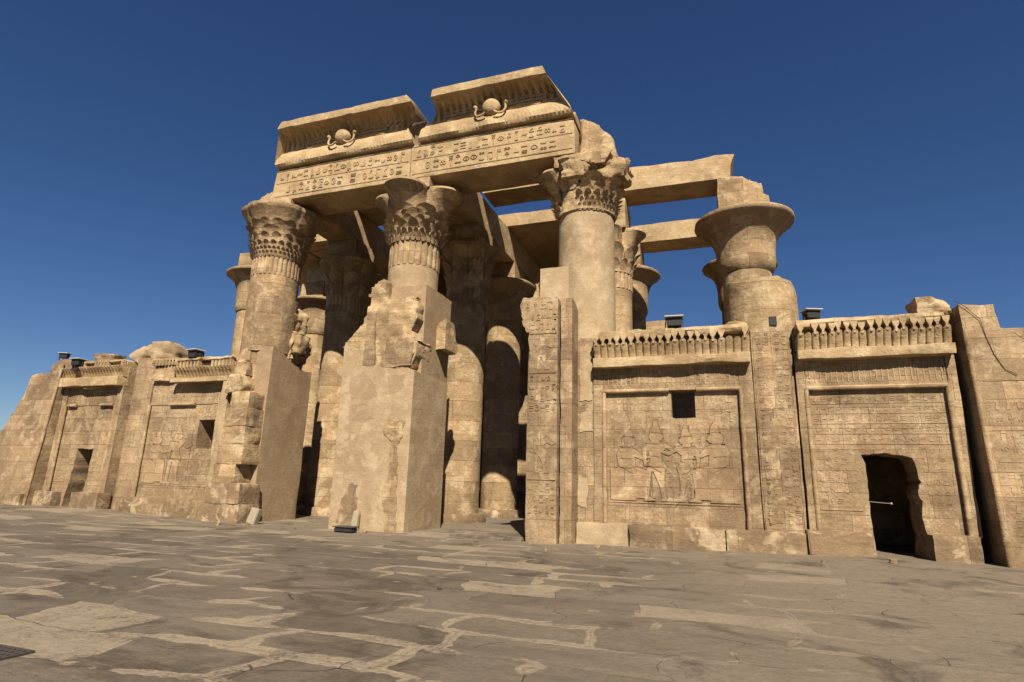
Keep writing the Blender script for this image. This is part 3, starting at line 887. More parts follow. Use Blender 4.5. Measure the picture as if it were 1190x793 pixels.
# left door: restored pier and ruined jamb
t = thing('repaired_pier', 'smooth brown repaired pier with a slanting broken top left of the left doorway', 'pier', (-6.7, .5, 0))
pr = sprism([(-.98, -.2), (1.75, -.2), (1.75, 6.75), (1.2, 6.7), (.5, 6.85), (-.1, 7.12), (-.6, 7.36), (-.98, 7.4)], -7.3, -6.15, axis='x', L=.35, amp=.012, chip=.03)
obj('pier', pr, M['plaster'], t)
obj('broken_core', joined(sprism(jag([(-6.9, 6.9), (-6.25, 7.0), (-6.1, 7.4), (-5.98, 7.9), (-6.02, 8.35), (-6.4, 8.5), (-6.3, 9.1), (-6.42, 9.6), (-6.9, 9.8)], 3, .06), .15, 1.3, L=.12, amp=.16, chip=.25, freq=1.9), sbox(-6.35, -5.85, .2, .95, 7.35, 8.3, L=.1, amp=.1, chip=.2, freq=2)), M['rough'], t)
t = thing('ruined_jamb', 'stack of worn carved blocks, remains of the jamb left of the left doorway', 'door jamb', (-6.8, -1.4, 0))
zz = 0
crs = [(-7.72, -5.9, -2.0, 0.0, .76), (-7.7, -5.95, -2.02, .74, 1.56), (-7.6, -6.42, -1.9, 1.54, 2.3), (-7.5, -6.15, -1.92, 2.28, 3.1), (-7.42, -6.2, -1.9, 3.08, 3.86), (-7.35, -6.2, -1.92, 3.84, 4.6), (-7.25, -6.25, -1.86, 4.58, 5.3)]
for a, b_, y_, z0, z1 in crs:
    obj('course', sbox(a, b_, y_, -.85, z0 - (.25 if z0 == 0 else 0), z1, L=.14, amp=.04, chip=.06, freq=1.8), M['rough'] if z0 > 1 else M['plinth'], t)
obj('rubble', joined(sbox(-7.7, -7.0, -1.75, -.85, 5.28, 6.05, L=.1, amp=.14, chip=.25, freq=2.2), sbox(-7.6, -7.1, -1.5, -.85, 6.0, 6.75, L=.1, amp=.14, chip=.2, freq=2.2)), M['rough'], t)
obj('facing', sbox(-8.12, -7.72, -1.55, -.5, -.2, 6.0, L=.25, amp=.02, chip=.05), M['cream'], t)
obj('pier_block', sprism(jag([(-8.05, 6.0), (-7.2, 6.0), (-7.2, 7.3), (-7.6, 7.35), (-8.0, 6.9)], 2, .04), -1.15, .3, L=.25, amp=.03, chip=.1), M['stone'], t)

# ---------------------------------------------------------------- screen walls
def uraeus_mesh(head=True):
    """rearing cobra: broad flat hood leaning forward, bent head with a small disc"""
    bm = bmesh.new()
    S, T = 10, 8
    front, back = [], []
    for b in range(T + 1):
        t_ = b / T
        hw = interp([(0, .119), (.9, .120), (.97, .116), (1.0, .108)], t_)
        yb = -.10 - .20 * t_ ** 1.4
        rf, rb = [], []
        for a in range(S + 1):
            s = -1 + 2 * a / S
            zz = .47 * t_ + (.02 * s + .07 * (1 - s * s)) * t_ ** 6
            rf.append(bm.verts.new((hw * s, yb - .06 * (1 - abs(s) ** 5), zz)))
            rb.append(bm.verts.new((hw * s * .97, .05, zz)))
        front.append(rf); back.append(rb)
    for b in range(T):
        for a in range(S):
            bm.faces.new((front[b][a], front[b][a + 1], front[b + 1][a + 1], front[b + 1][a]))
            bm.faces.new((back[b][a], back[b + 1][a], back[b + 1][a + 1], back[b][a + 1]))
        for a in (0, S):
            bm.faces.new((front[b][a], front[b + 1][a], back[b + 1][a], back[b][a]))
    bm.faces.new([*front[T], *reversed(back[T])]); bm.faces.new([*front[0], *reversed(back[0])])
    hd = prism([(-.035, .45), (.035, .45), (.04, .60), (.085, .68), (.105, .8), (-.105, .8), (-.085, .68), (-.04, .60)], -.36, -.18)
    if not head:
        hd.free(); return bm
    return joined(bm, cuts(hd, .06))
UME = []
for k in range(5):
    b2 = uraeus_mesh(k != 4)
    weather(b2, .012 + .008 * (k == 3), .03 * (k > 2), 3.5, k * 2.2)
    bmesh.ops.recalc_face_normals(b2, faces=b2.faces[:])
    me = bpy.data.meshes.new('uraeus'); b2.to_mesh(me); b2.free()
    me.polygons.foreach_set('use_smooth', [True] * len(me.polygons)); me.set_sharp_from_angle(angle=R(50))
    me.materials.append(M['beam'])
    UME.append(me)

def screen(label, x0, x1, tx0, tx1, ttop, hole, holemode, plz=.68, ledge=(5.77, 6.1), top=(6.76, 7.03), nur=20, ribbed=False, gz0=.1, plx=None, thick=1.0, corn_x=None, skip_ur=()):
    cx = (x0 + x1) / 2
    t = thing('screen_wall', label, 'wall', (cx, -1.2, gz0), 'carved screen walls between the front columns')
    YF = -1.2
    # body with the opening, recessed inside the frame
    holes = [hole] if hole else []
    notch = holemode == 'door'
    if notch:
        # door runs to the ground: outline goes round it
        out = [(x0, -.3), *hole, (x1, -.3), (x1, 6.75), (x0, 6.75)]
        body = sprism(out, YF + .12, YF + thick + .1, L=.3, amp=.004, chip=.03)
    else:
        body = sprism(rect(x0, x1, -.3, 6.75), YF + .12, YF + thick + .1, holes=holes, L=.3, amp=.014, chip=.03)
    pn = obj('panel', body, M['carved'], t)
    # frame: left, right, top band standing proud
    for (a, b_, c, d) in ((x0, tx0, plz - .05, ledge[0] + .05), (tx1, x1, plz - .05, ledge[0] + .05)):
        obj('frame', sbox(a, b_, YF, YF + .3, c, d, L=.3, amp=.008, chip=.03), M['lightly_carved'], t)
    fr = [(tx0, ttop), (tx1, ttop), (tx1, ledge[0] + .05), (tx0, ledge[0] + .05)]
    obj('frieze', sprism(fr, YF + (.085 if ribbed else .005), YF + .3, L=.3, amp=.008, chip=.02), M['lightly_carved'], t)
    # torus moulding round the panel
    r = .075
    def tor(a, b_):
        n = max(3, int((Vector(b_) - Vector(a)).length / .12))
        q = tube([Vector(a).lerp(Vector(b_), i / n) for i in range(n + 1)], r, 12)
        return weather(q, .012, .0, 3)
    obj('torus_moulding', tor((tx0, YF + .03, plz), (tx0, YF + .03, ttop)), M['stone'], t)
    obj('torus_moulding', tor((tx1, YF + .03, plz), (tx1, YF + .03, ttop)), M['stone'], t)
    if holemode == 'window' and hole and max(p[1] for p in hole) > ttop - .1:
        hx0 = min(p[0] for p in hole); hx1 = max(p[0] for p in hole)
        obj('torus_moulding', tor((tx0, YF + .03, ttop), (hx0 - .05, YF + .03, ttop)), M['stone'], t)
        obj('torus_moulding', tor((hx1 + .05, YF + .03, ttop), (tx1, YF + .03, ttop)), M['stone'], t)
    elif ribbed:
        for a, b_ in (((.04, .22), (.70, .96)) if holemode == 'door' else ((.30, .66),)):
            obj('torus_moulding', tor((lerp(tx0, tx1, a), YF + .03, ttop), (lerp(tx0, tx1, b_), YF + .03, ttop)), M['stone'], t)
    else:
        obj('torus_moulding', tor((tx0, YF + .03, ttop), (tx1, YF + .03, ttop)), M['stone'], t)
    # relief
    bmg = bmesh.new(); bml = bmesh.new()
    YP = YF + .12
    def free(xa, xb, za, zb):
        if not hole: return True
        hx0 = min(p[0] for p in hole) - .05; hx1 = max(p[0] for p in hole) + .05
        hz0 = min(p[1] for p in hole) - .05; hz1 = max(p[1] for p in hole) + .05
        return xb < hx0 or xa > hx1 or zb < hz0 or za > hz1
    n = 4 if tx1 - tx0 > 4.25 else 3
    if holemode == 'window' or ribbed:
        hgt = 2.55
        for k in range(n):
            xa = tx0 + .14 + (tx1 - tx0 - .3 - .6 * hgt) * k / (n - 1)
            if free(xa, xa + .62 * hgt * .8, 1.4, 1.4 + hgt):
                hh_ = hgt * (.94 + .06 * (k % 2))
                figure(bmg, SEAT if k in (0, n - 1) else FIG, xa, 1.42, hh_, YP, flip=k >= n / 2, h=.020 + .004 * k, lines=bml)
        for q in range(150):
            xa = random.uniform(tx0 + .15, tx1 - .35); za = 1.5 + random.randint(0, 11) * .22
            if free(xa, xa + .16, za, za + .18):
                sign(bmg, random.choice(GL), xa, za, .13, .17, YP, .011, .045)
        zz = ttop - .45
        while zz > 1.42 + hgt:
            xa = tx0 + .15
            while xa < tx1 - .4:
                if free(xa, xa + .3, zz, zz + .3):
                    sign(bmg, random.choice(GL), xa, zz, .2, .24, YP, .013, .06)
                xa += .235
            zz -= .31
    else:
        zz = ttop - .42
        while zz > plz + .5:
            xa = tx0 + .15
            while xa < tx1 - .4:
                if free(xa, xa + .3, zz, zz + .3):
                    sign(bmg, random.choice(GL), xa, zz, .17, .2, YP, .012, .06)
                xa += .205
            zz -= .30
            if free(tx0, tx1, zz + .2, zz + .28):
                ribbon(bmg, [(tx0 + .12, zz + .26), (tx1 - .12, zz + .26)], .02, lambda a, b_, h: (a, YP - h, b_), .015)
    ribbon(bmg, [(tx0 + .1, 1.36), ((min(p[0] for p in hole) if notch else tx1) - .1, 1.36)], .04, lambda a, b_, h: (a, YP - h, b_), .02)
    obj('relief', weather(bmg, .004, 0, 2.2), M['stone'], pn)
    if len(bml.verts): obj('relief_outline', bml, M['dirt_shade'], pn)  # dark ribbons: groove dirt and painted edge shade round the figures
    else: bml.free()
    bmf = bmesh.new(); YZ = YF + (.085 if ribbed else .005)
    xx = x0 + .08
    while xx < x1 - .1:
        ribbon(bmf, [(xx, ttop + .18), (xx, ledge[0] - .05)], .03, lambda a, b_, h: (a, YZ - h, b_), .012)
        if random.random() < .55:
            sign(bmf, random.choice(GL), xx + .03, ttop + .25 + random.random() * .3, .12, .2, YZ, .014, .07)
        xx += .15
    obj('frieze_relief', bmf, M['stone'], t)
    # plinth
    if plx is None: plx = [(x0 - .1, x1 + .05)]
    for i_, (a, b_) in enumerate(plx):
        obj('plinth', sbox(a, b_, YF - .33, YF + .35, -.3, plz + random.uniform(-.01, .03), L=.16, amp=.016, chip=.055), M['cream' if i_ == 0 and 'square window hole' in label else 'plinth'], t)
    # ledge, cobras or ribs, capping
    c0, c1 = corn_x if corn_x else (x0 + .06, x1 - .04)
    obj('ledge', sbox(c0, c1, YF - .36, YF + .4, ledge[0], ledge[1], L=.2, amp=.02, chip=.06), M['beam'], t)
    if not ribbed:
        obj('backing', sprism([(YF - .10, ledge[1]), (YF - .19, ledge[1] + .40), (YF - .02, ledge[1] + .44), (YF - .02, top[0] + .02), (YF + .7, top[0] + .02), (YF + .7, ledge[1])], c0, c1, axis='x', L=.35, amp=.006, chip=.01), M['stone'], t)
        for k in range(nur):
            if k in skip_ur: continue
            u = bpy.data.objects.new('uraeus', UME[random.choice((0, 1, 2, 3, 0, 1, 2, 4))]); COL.objects.link(u); u.parent = t
            u.location = Vector((c0 + .13 + (c1 - c0 - .26) * k / (nur - 1), YF - .02, ledge[1] - .01)) - t.location
            u.rotation_euler = (random.uniform(-.03, .03), random.uniform(-.03, .03), random.uniform(-.05, .05))
            u.scale = ((c1 - c0) / nur / .235, 1, random.uniform(.90, 1.04))
    else:
        prof = [(YF - .05, ledge[1]), (YF - .12, ledge[1] + .15), (YF - .2, ledge[1] + .3), (YF - .34, ledge[1] + .44), (YF - .36, ledge[1] + .5), (YF + .5, ledge[1] + .5), (YF + .5, ledge[1])]
        bm = bmesh.new(); rows = []
        nx = int((c1 - c0) / .04)
        for i in range(nx + 1):
            x = c0 + (c1 - c0) * i / nx
            k = .045 * (abs(math.sin(x * math.pi / .2)) - .5)
            rows.append([bm.verts.new((x, y + (-k if j < 4 else 0) + .03 * noise.noise(Vector((x * 2, y * 2, z * 2))), z)) for j, (y, z) in enumerate(prof)])
        for a, b_ in zip(rows[:-1], rows[1:]):
            for j in range(len(prof)):
                q = (j + 1) % len(prof)
                bm.faces.new((a[j], a[q], b_[q], b_[j]))
        bm.faces.new(rows[0]); bm.faces.new(list(reversed(rows[-1])))
        obj('cavetto_cornice', bm, M['beam'], t)
        zr = ledge[1] + .5
        n = int((c1 - c0) / .2)
        for k in range(n):
            x = c0 + .1 + (c1 - c0 - .2) * k / (n - 1)
            if k in skip_ur: continue
            b2 = sprism([(x - .075, zr - .02), (x + .075, zr - .02), (x + .02, zr + .28), (x - .055, zr + .28)], YF - .22, YF - .02, L=.2, amp=.01, chip=.02)
            obj('frieze_tooth', b2, M['stone'], t)
        obj('backing', sbox(c0 + .03, c1 - .03, YF + .02, YF + .6, zr, zr + .25, L=.35), M['stone'], t)
    obj('capping', sbox(c0 + .02, c1 - .02, YF - (.22 if ribbed else .37), YF + .65, top[0], top[1], L=.12, amp=.04, chip=.12, freq=2), M['rough'], t)
    return t

def door_edge(pts, a=.035, n=4):
    return jag(pts, n, a)
w1 = screen('far left carved wall panel with a small ragged doorway next to the sloping corner pier', -18.6, -14.5, -18.25, -14.85, 4.95,
            door_edge([(-17.35, -.3), (-17.25, .4), (-17.1, 1.2), (-17.0, 2.0), (-16.95, 2.85), (-15.95, 2.9), (-15.98, 1.6), (-16.15, .4), (-16.2, -.3)]), 'door', plz=.9, ledge=(5.84, 6.3),
            top=(7.0, 7.12), ribbed=True, gz0=.15, plx=[(-18.75, -17.4), (-16.15, -14.4)], skip_ur=(7, 8, 9, 15, 16, 17, 18))
w2 = screen('left carved wall panel pierced by a small square window beside the ruined jamb', -12.9, -8.15, -12.65, -8.5, 4.9,
            [(-9.6, 2.95), (-8.72, 2.95), (-8.74, 4.2), (-9.62, 4.2)], 'window', plz=.82, ledge=(5.84, 6.05), top=(6.85, 7.0), ribbed=True, gz0=.1, corn_x=(-11.2, -7.9), plx=[(-13.0, -7.8)], skip_ur=(7, 8, 9))
obj('broken_cornice', sprism(jag([(-12.75, 6.0), (-11.2, 5.95), (-11.2, 6.7), (-12.7, 6.72)], 5, .05), -1.3, -.6, L=.13, amp=.06, chip=.12, freq=2.2), M['rough'], w2)
for k in range(8):
    x = -12.6 + k * .2
    obj('frieze_tooth', sprism([(x - .075, 6.7), (x + .075, 6.7), (x + .03, 6.98), (x - .06, 6.98)], -1.42, -1.15, L=.2, amp=.01, chip=.02), M['stone'], w2)
obj('capping', sbox(-12.7, -11.2, -1.4, -.6, 6.93, 7.05, L=.14, amp=.03, chip=.08), M['rough'], w2)
obj('broken_ledge', sprism(jag([(-16.9, 5.75), (-15.9, 5.7), (-15.6, 5.95), (-16.0, 6.2), (-16.8, 6.15)], 3, .05), -1.45, -1.1, L=.12, amp=.06, chip=.1, freq=2.2), M['rough'], w1)

w3 = screen('right carved wall panel with a dark square window hole right of the tall jamb', 8.06, 13.18, 8.42, 12.8, 4.98,
            [(10.63, 4.1), (10.75, 4.06), (11.38, 4.08), (11.4, 5.02), (10.64, 5.03)], 'window', gz0=.02, nur=21, plx=[(7.52, 9.2), (9.215, 12.1), (12.112, 14.3)])
w4 = screen('far right carved wall panel with a broken dark doorway below its cobra frieze', 14.42, 18.62, 14.68, 18.36, 4.92,
            door_edge([(16.10, -.3), (16.10, .7), (16.06, 1.5), (16.08, 2.2), (16.06, 2.86)], .012, 4)[:-1] + door_edge([(15.98, 2.93), (16.6, 2.98), (17.26, 2.88), (17.33, 2.5), (17.38, 2.2), (17.27, 1.95), (17.36, 1.55), (17.3, 1.2), (17.40, .7), (17.33, .2), (17.33, -.3)], .022, 3),
            'door', plz=.78, gz0=.1, nur=19, plx=[(14.312, 15.98), (17.36, 18.45)], thick=1.25)
obj('inner_wall', sbox(15.0, 18.9, 4.2, 4.6, -.2, 4.6, L=.5), M['stone'], w4)
obj('added_shade_roof', sbox(15.0, 18.9, .0, 4.3, 3.15, 3.6, L=.5), M['stone'], w4)  # unseen roof added to keep sun out, so the doorway reads dark
obj('added_shade_wall', sbox(15.0, 15.6, .05, 4.2, -.2, 3.15, L=.5), M['stone'], w4)  # unseen side of the passage added to darken the doorway

# ---------------------------------------------------------------- corner piers
t = thing('corner_pier', 'battered end wall with a stepped broken top at the far left edge', 'wall', (-20.5, -1.2, .2))
out = [(-30, -.3), (-18.62, -.3), (-18.62, 7.1)] + jag([(-18.7, 7.3), (-19.1, 7.38), (-19.45, 7.05), (-19.5, 6.65), (-20.75, 6.55), (-20.95, 5.5), (-21.25, 5.2), (-21.3, 4.7), (-21.6, 4.55), (-21.75, 3.8), (-22.2, 3.6), (-22.6, 2.6), (-30, 2.4)], 2, .04)
obj('wall', batter(sprism(out, -1.85, -.6, L=.35, amp=.015, chip=.07), .055), M['lightly_carved'], t)
obj('torus_moulding', weather(batter(tube([(-18.68, -1.84, i * .2) for i in range(0, 36)], .07, 10), .055), .01, 0, 3), M['stone'], t)
obj('plinth', sbox(-30, -18.7, -2.05, -1.5, -.3, .75, L=.3, amp=.02, chip=.06), M['plinth'], t)

t = thing('corner_pier', 'tall carved end wall with a big incised figure at the right edge', 'wall', (21, -1.2, .1))
out = [(18.84, -.3), (34, -.3), (34, 6.4), (19.78, 6.45)] + jag([(19.72, 6.5), (19.62, 7.15), (18.85, 7.28), (18.8, 6.9)], 2, .03)
wl_ = obj('wall', batter(sprism(out, -1.92, -.4, L=.3, amp=.005, chip=.06), .065), M['carved'], t)
tm = weather(batter(tube([(18.88, -1.9, i * .15) for i in range(0, 44)], .09, 10), .065), .012, 0, 3)
obj('torus_moulding', tm, M['stone'], t)
bmg = bmesh.new()
yfn = lambda z: -1.92 + .065 * z
for zz in (.9, 1.75, 2.75, 3.6, 4.45, 4.95):
    ribbon(bmg, [(19.05, zz), (24, zz)], .02, lambda a, b_, h: (a, yfn(b_) - h, b_), .012)
for zz in (1.05, 1.9, 2.95, 3.75):
    for row in (0, .38):
        x = 19.15
        while x < 23:
            sign(bmg, random.choice(GL), x, zz + row, .2, .26, yfn, .012, .055); x += .25
for pts in ([(20.0, 6.3), (20.3, 6.0), (20.25, 5.4), (20.6, 5.1)],):
    ribbon(bmg, pts, .022, lambda a, b_, h: (a, yfn(b_) - h, b_), .01)
obj('relief', bmg, M['stone'], wl_)
obj('top_course', batter(sbox(18.9, 19.68, -1.4, -.5, 6.4, 7.2, L=.2, amp=.02, chip=.08), .0), M['stone'], t)

# ---------------------------------------------------------------- architraves and cornice
def hall_beam(name, bm, label, cat, loc, group='stone beams over the hall', mat='beam'):
    return solo(name, bm, M[mat], label, cat, loc, group)
def architrave(x0, x1, label, left=None, right=None):
    t = thing('architrave', label, 'beam', ((x0 + x1) / 2, 0, 14.5), 'carved architraves over the front columns')
    out = (left or [(x0, 14.5)]) + (right or [(x1, 14.5), (x1, 16.12)]) + ([(x0, 16.15)] if not left else [])
    bm_ = obj('beam', sprism(out, -1.0, .94, L=.25, amp=.004, chip=.05), M['beam'], t)
    bmg = bmesh.new()
    for zz in (14.72, 15.40, 15.42 + .62):
        ribbon(bmg, [(x0 + .1, zz), (x1 - .1, zz)], .03, lambda a, b_, h: (a, -1.0 - h, b_), .02)
    signs_row(bmg, x0 + .7, x1 - .2, 14.80, .54, -1.0, h=.03)
    signs_row(bmg, x0 + .25, x1 - .2, 15.47, .52, -1.0, h=.03)
    obj('hieroglyphs', bmg, M['stone'], bm_)
    return t
architrave(-7.3, .01, 'left half of the front beam with two rows of hieroglyphs over the left doorway', left=[(-7.25, 16.12), (-7.3, 15.7), (-7.36, 15.2), (-7.42, 14.82), (-7.3, 14.5)][::1], right=[(.01, 14.5), (.01, 16.14)])
architrave(.03, 7.34, 'right half of the front beam with two rows of hieroglyphs over the right doorway', left=[(.03, 16.14), (.03, 14.5)], right=[(7.34, 14.5), (7.36, 15.2), (7.30, 15.98), (5.9, 16.14)])

def cornice(xl, xr, ring, label, cxd, ends_broken=False):
    """xl, xr: tables z -> x of the left and right ends"""
    t = thing('cornice', label, 'cornice', (cxd, 0, 16.15), 'cornice blocks crowning the front')
    prof = [(-1.02, 16.18), (-1.17, 16.2), (-1.25, 16.3), (-1.24, 16.52), (-1.19, 16.74), (-1.10, 16.92), (-1.0, 16.98), (-.98, 17.15), (-1.0, 17.32), (-1.06, 17.5), (-1.2, 17.64), (-1.42, 17.74), (-1.6, 17.79), (-1.72, 17.8), (-1.76, 17.82), (-1.77, 17.98), (-1.77, 18.16), (-1.73, 18.2), (-1.2, 18.16), (.2, 18.17), (.9, 18.15), (.94, 17.4), (.94, 16.16)]
    n = 260
    bm = bmesh.new(); rows = []
    for i in range(n + 1):
        s = i / n
        row = []
        for j, (y, z) in enumerate(prof):
            a, b_ = interp(xl, z), interp(xr, z)
            # broken ends wander
            e = .10 * noise.noise(Vector((y * 1.5, z * 1.5, ring)))
            x = lerp(a + e, b_ - e, s)
            dy = 0
            if 8 <= j <= 12:
                dy = (-.02 if math.sin(x * 2 * math.pi / .30) > -.25 else .13) * (1, .9, 1, 1, .5)[j - 8]
            if 2 <= j <= 4:
                dy = .006 * math.sin(x * 2 * math.pi / .17) + .03 * noise.noise(Vector((x * .9, j, ring)))
            dz = 0
            if 13 <= j <= 18:
                q = max(0, noise.noise(Vector((x * 1.2, ring, 3))) - .2) * .12
                dz = q if j < 15 else -q * .6
            row.append(bm.verts.new((x, y + dy + .02 * noise.fractal(Vector((x * 1.5, y, z)), 1, 2, 3), z + dz + .012 * noise.noise(Vector((x * 2.2, y * 2, z))))))
        rows.append(row)
    m_ = len(prof)
    for a, b_ in zip(rows[:-1], rows[1:]):
        for j in range(m_):
            q = (j + 1) % m_
            bm.faces.new((a[j], a[q], b_[q], b_[j]))
    bm.faces.new(rows[0]); bm.faces.new(list(reversed(rows[-1])))
    bmesh.ops.triangulate(bm, faces=[f for f in bm.faces if len(f.verts) > 4])
    obj('cornice_block', bm, M['beam'], t)
    # winged disc
    dz0 = 17.17
    dd = bmesh.new()
    bmesh.ops.create_uvsphere(dd, u_segments=24, v_segments=16, radius=.40)
    for v in dd.verts:
        v.co = Vector((v.co.x, v.co.y * .75, v.co.z)) + Vector((cxd, -1.15, dz0))
    dsk = obj('sun_disc', weather(dd, .012, 0, 3), M['beam'], t)
    for s in (-1, 1):
        pts = [(cxd + s * .2, -1.38, dz0 - .36), (cxd + s * .38, -1.36, dz0 - .46), (cxd + s * .58, -1.34, dz0 - .44), (cxd + s * .68, -1.30, dz0 - .26), (cxd + s * .66, -1.26, dz0 - .04), (cxd + s * .74, -1.3, dz0 + .08)]
        sm = []
        for i in range(len(pts) - 1):
            p0, p1, p2, p3 = [Vector(pts[max(0, min(len(pts) - 1, i + k))]) for k in (-1, 0, 1, 2)]
            for q in range(5):
                u = q / 5
                sm.append(.5 * ((2 * p1) + (-p0 + p2) * u + (2 * p0 - 5 * p1 + 4 * p2 - p3) * u * u + (-p0 + 3 * p1 - 3 * p2 + p3) * u ** 3))
        sm.append(Vector(pts[-1]))
        obj('cobra', tube(sm, lambda q: .045 if q < .75 else .045 + .04 * math.sin((q - .75) * 4 * math.pi * .8), 10), M['beam'], t)
        bw_ = bmesh.new()
        for r_ in range(3):
            z1 = dz0 + .26 - r_ * .17
            ribbon(bw_, [(cxd + s * .45, z1), (cxd + s * (1.4), z1 + .03), (cxd + s * (2.35 - r_ * .12), z1 - .02)], .13, lambda a, b_, h: (a, -1.0 - h, b_), .03)
        obj('wing', weather(bw_, .006, 0, 3), M['beam'], t)
    return t
cornice([(16.1, -7.18), (17.0, -7.2), (17.6, -6.98), (18.2, -6.7)], [(16.1, .12), (16.6, .08), (16.95, -.25), (17.3, -.2), (17.7, .2), (17.85, .3), (18.2, .05)], 1.0, 'left cornice block with a sun disc and cobras on top of the front beam', -3.55)
cornice([(16.1, .42), (16.8, .58), (17.0, .95), (17.6, 1.1), (18.2, 1.3)], [(16.1, 7.3), (16.5, 7.2), (16.9, 6.7), (17.3, 6.75), (17.75, 6.4), (18.2, 6.15)], 5.0, 'right cornice block with a slanting broken end, standing highest on the front', 3.8)
obj_rough = solo('broken_end_stone', sprism(jag([(7.38, 14.1), (8.9, 13.95), (8.92, 14.4), (8.72, 15.2), (8.3, 15.75), (8.0, 16.02), (7.7, 16.2), (7.38, 16.3)], 3, .04), -.55, 1.6, L=.22, amp=.05, chip=.12), M['rough'],
     'rough broken beam end jutting out right of the inscribed front beam', 'stone', (8.1, .5, 14.1))
solo('broken_end_stone', sprism(jag([(6.0, 16.2), (7.25, 16.1), (7.1, 16.6), (6.9, 17.2), (6.55, 17.6), (6.1, 17.7)], 3, .05), -.4, .85, L=.2, amp=.06, chip=.14), M['rough'],
     'rough core stone exposed behind the broken right end of the high cornice', 'stone', (6.6, .2, 16.2))
solo('broken_end_stone', sprism(jag([(-8.5, 14.55), (-7.45, 14.5), (-7.4, 15.1), (-7.8, 15.05), (-8.2, 14.85)], 3, .04), -.9, .8, L=.2, amp=.06, chip=.14), M['rough'],
     'low broken stone lying on the left front capital at the end of the inscribed beam', 'stone', (-8, 0, 14.5))

# beams of the open hall at right
hall_beam('hall_beam', sprism(jag([(7.0, 15.66), (13.2, 15.6), (13.25, 16.2), (13.45, 16.75)], 2, .015) + [(12.6, 16.85), (11.6, 16.72), (9.5, 16.85), (7.0, 16.85)], 4.7, 6.4, L=.3, amp=.02, chip=.06),
          'long beam against the sky from the shattered capital to the wide bell column', 'beam', (10, 5.5, 15.6))
hall_beam('hall_beam', sbox(7.4, 13.6, 10.5, 12.2, 15.4, 16.5, L=.35, amp=.02, chip=.06), 'farther open beam seen below the long beam, in front of blue sky', 'beam', (10.5, 11.3, 15.4))
# depth beams
for x, lab in ((-7.5, 'cross beam running back from the left front column into the hall'), (0, 'cross beam running back from the central column into the hall'), (7.0, 'cross beam running back from the right front column into the hall')):
    y1 = 16.8 if x < 5 else 4.6
    hall_beam('cross_beam', sbox(x - .88, x + .88, 1.0, y1, 15.02, 16.68, L=.4, amp=.015, chip=.04), lab, 'beam', (x, y1 / 2, 15))
# row beam at left hidden part
hall_beam('hall_beam', sbox(-14.6, -8.45, 10.5, 12.2, 15.05, 16.2, L=.4), 'inner beam at left behind the broken left column', 'beam', (-11.5, 11.3, 15))
for (a, b_, y0, y1, lab) in ((.95, 6.6, 4.9, 6.6, 'narrow roof slab with a sunlit front edge just behind the front beam'), (.2, 6.9, 9.1, 22, 'wide roof slab over the back of the hall right of the central column'),
                             (-8.3, -.9, 4.6, 6.9, 'narrow roof slab behind the left half of the front beam'), (-13.5, -.2, 9.3, 22, 'wide roof slab over the back of the hall left of the central column')):
    solo('roof_slab', sbox(a, b_, y0, y1, 16.75, 17.55, L=.5, amp=.02, chip=.05), M['beam'], lab, 'roof slab', ((a + b_) / 2, y0, 16.75), 'roof slabs over the hall')

solo('roof_slab', sprism([(-8.4, 7.7), (-13.2, 7.9), (-14.7, 9.7), (-17.4, 13), (-20.4, 16.8), (-21.5, 18.5), (-13.6, 18.8), (-13.6, 9.2), (-8.4, 9.0)], 16.72, 17.3, axis='z', L=.6, amp=.02, chip=.05), M['beam'],
     'ragged roof slab over the dark left aisle behind the left front column', 'roof slab', (-14, 10, 16.7), 'roof slabs over the hall')
for a, b_, lab in ((1.3, 6.9, 'unseen slab added behind the high right cornice block to narrow the sun strip'), (-7.2, -1.6, 'unseen slab added behind the left cornice block to narrow the sun strip')):  # unseen slabs added to narrow the sunlit strip on the cross beams
    solo('roof_slab', sbox(a, b_, 1.0, 3.15, 16.72, 17.8, L=.6), M['beam'], lab, 'roof slab', ((a + b_) / 2, 2, 16.7), 'roof slabs over the hall')
# back and side walls of the hall
t = thing('hall_wall', 'dark back wall of the hall with two tall doorways seen through the entrances', 'wall', (-3, 17.4, 0))
out = [(-23.5, -.3), (-5.1, -.3), (-5.1, 8.0), (-2.3, 8.0), (-2.3, -.3), (2.4, -.3), (2.4, 8.0), (5.2, 8.0), (5.2, -.3), (19.4, -.3), (19.4, 7.5), (14, 8.2), (12.5, 9.6), (8.3, 10.3), (7.4, 10.9), (7.0, 16.6), (-22.8, 16.6), (-23.5, 15)]
obj('wall', sprism(out, 17.42, 19, L=.8, amp=.02, chip=.04), M['carved'], t)
solo('hall_wall', sbox(-12, 9, 22, 23, -.3, 14, L=1.0), M['stone'], 'inner wall far behind the two back doorways', 'wall', (0, 24.5, 0))
solo('hall_wall', sbox(19.6, 21, .4, 18, -.3, 5.6, L=.8), M['stone'], 'side wall of the hall running back behind the right end wall', 'wall', (20.3, 9, 0))
solo('hall_wall', sbox(-20.6, -19.2, .4, 18, -.3, 5.2, L=.8), M['stone'], 'side wall of the hall running back behind the left end wall', 'wall', (-19.9, 9, 0))
solo('ruined_wall', sprism(jag([(8.35, -.3), (9.75, -.3), (9.6, 6.0), (9.3, 8.6), (9.0, 10.0), (8.7, 10.3), (8.35, 10.2)], 3, .05), 11.6, 12.6, L=.35, amp=.05, chip=.1), M['rough'], 'narrow ragged stub of wall in the sky gap behind the round plain shaft', 'wall', (9, 12, 0))

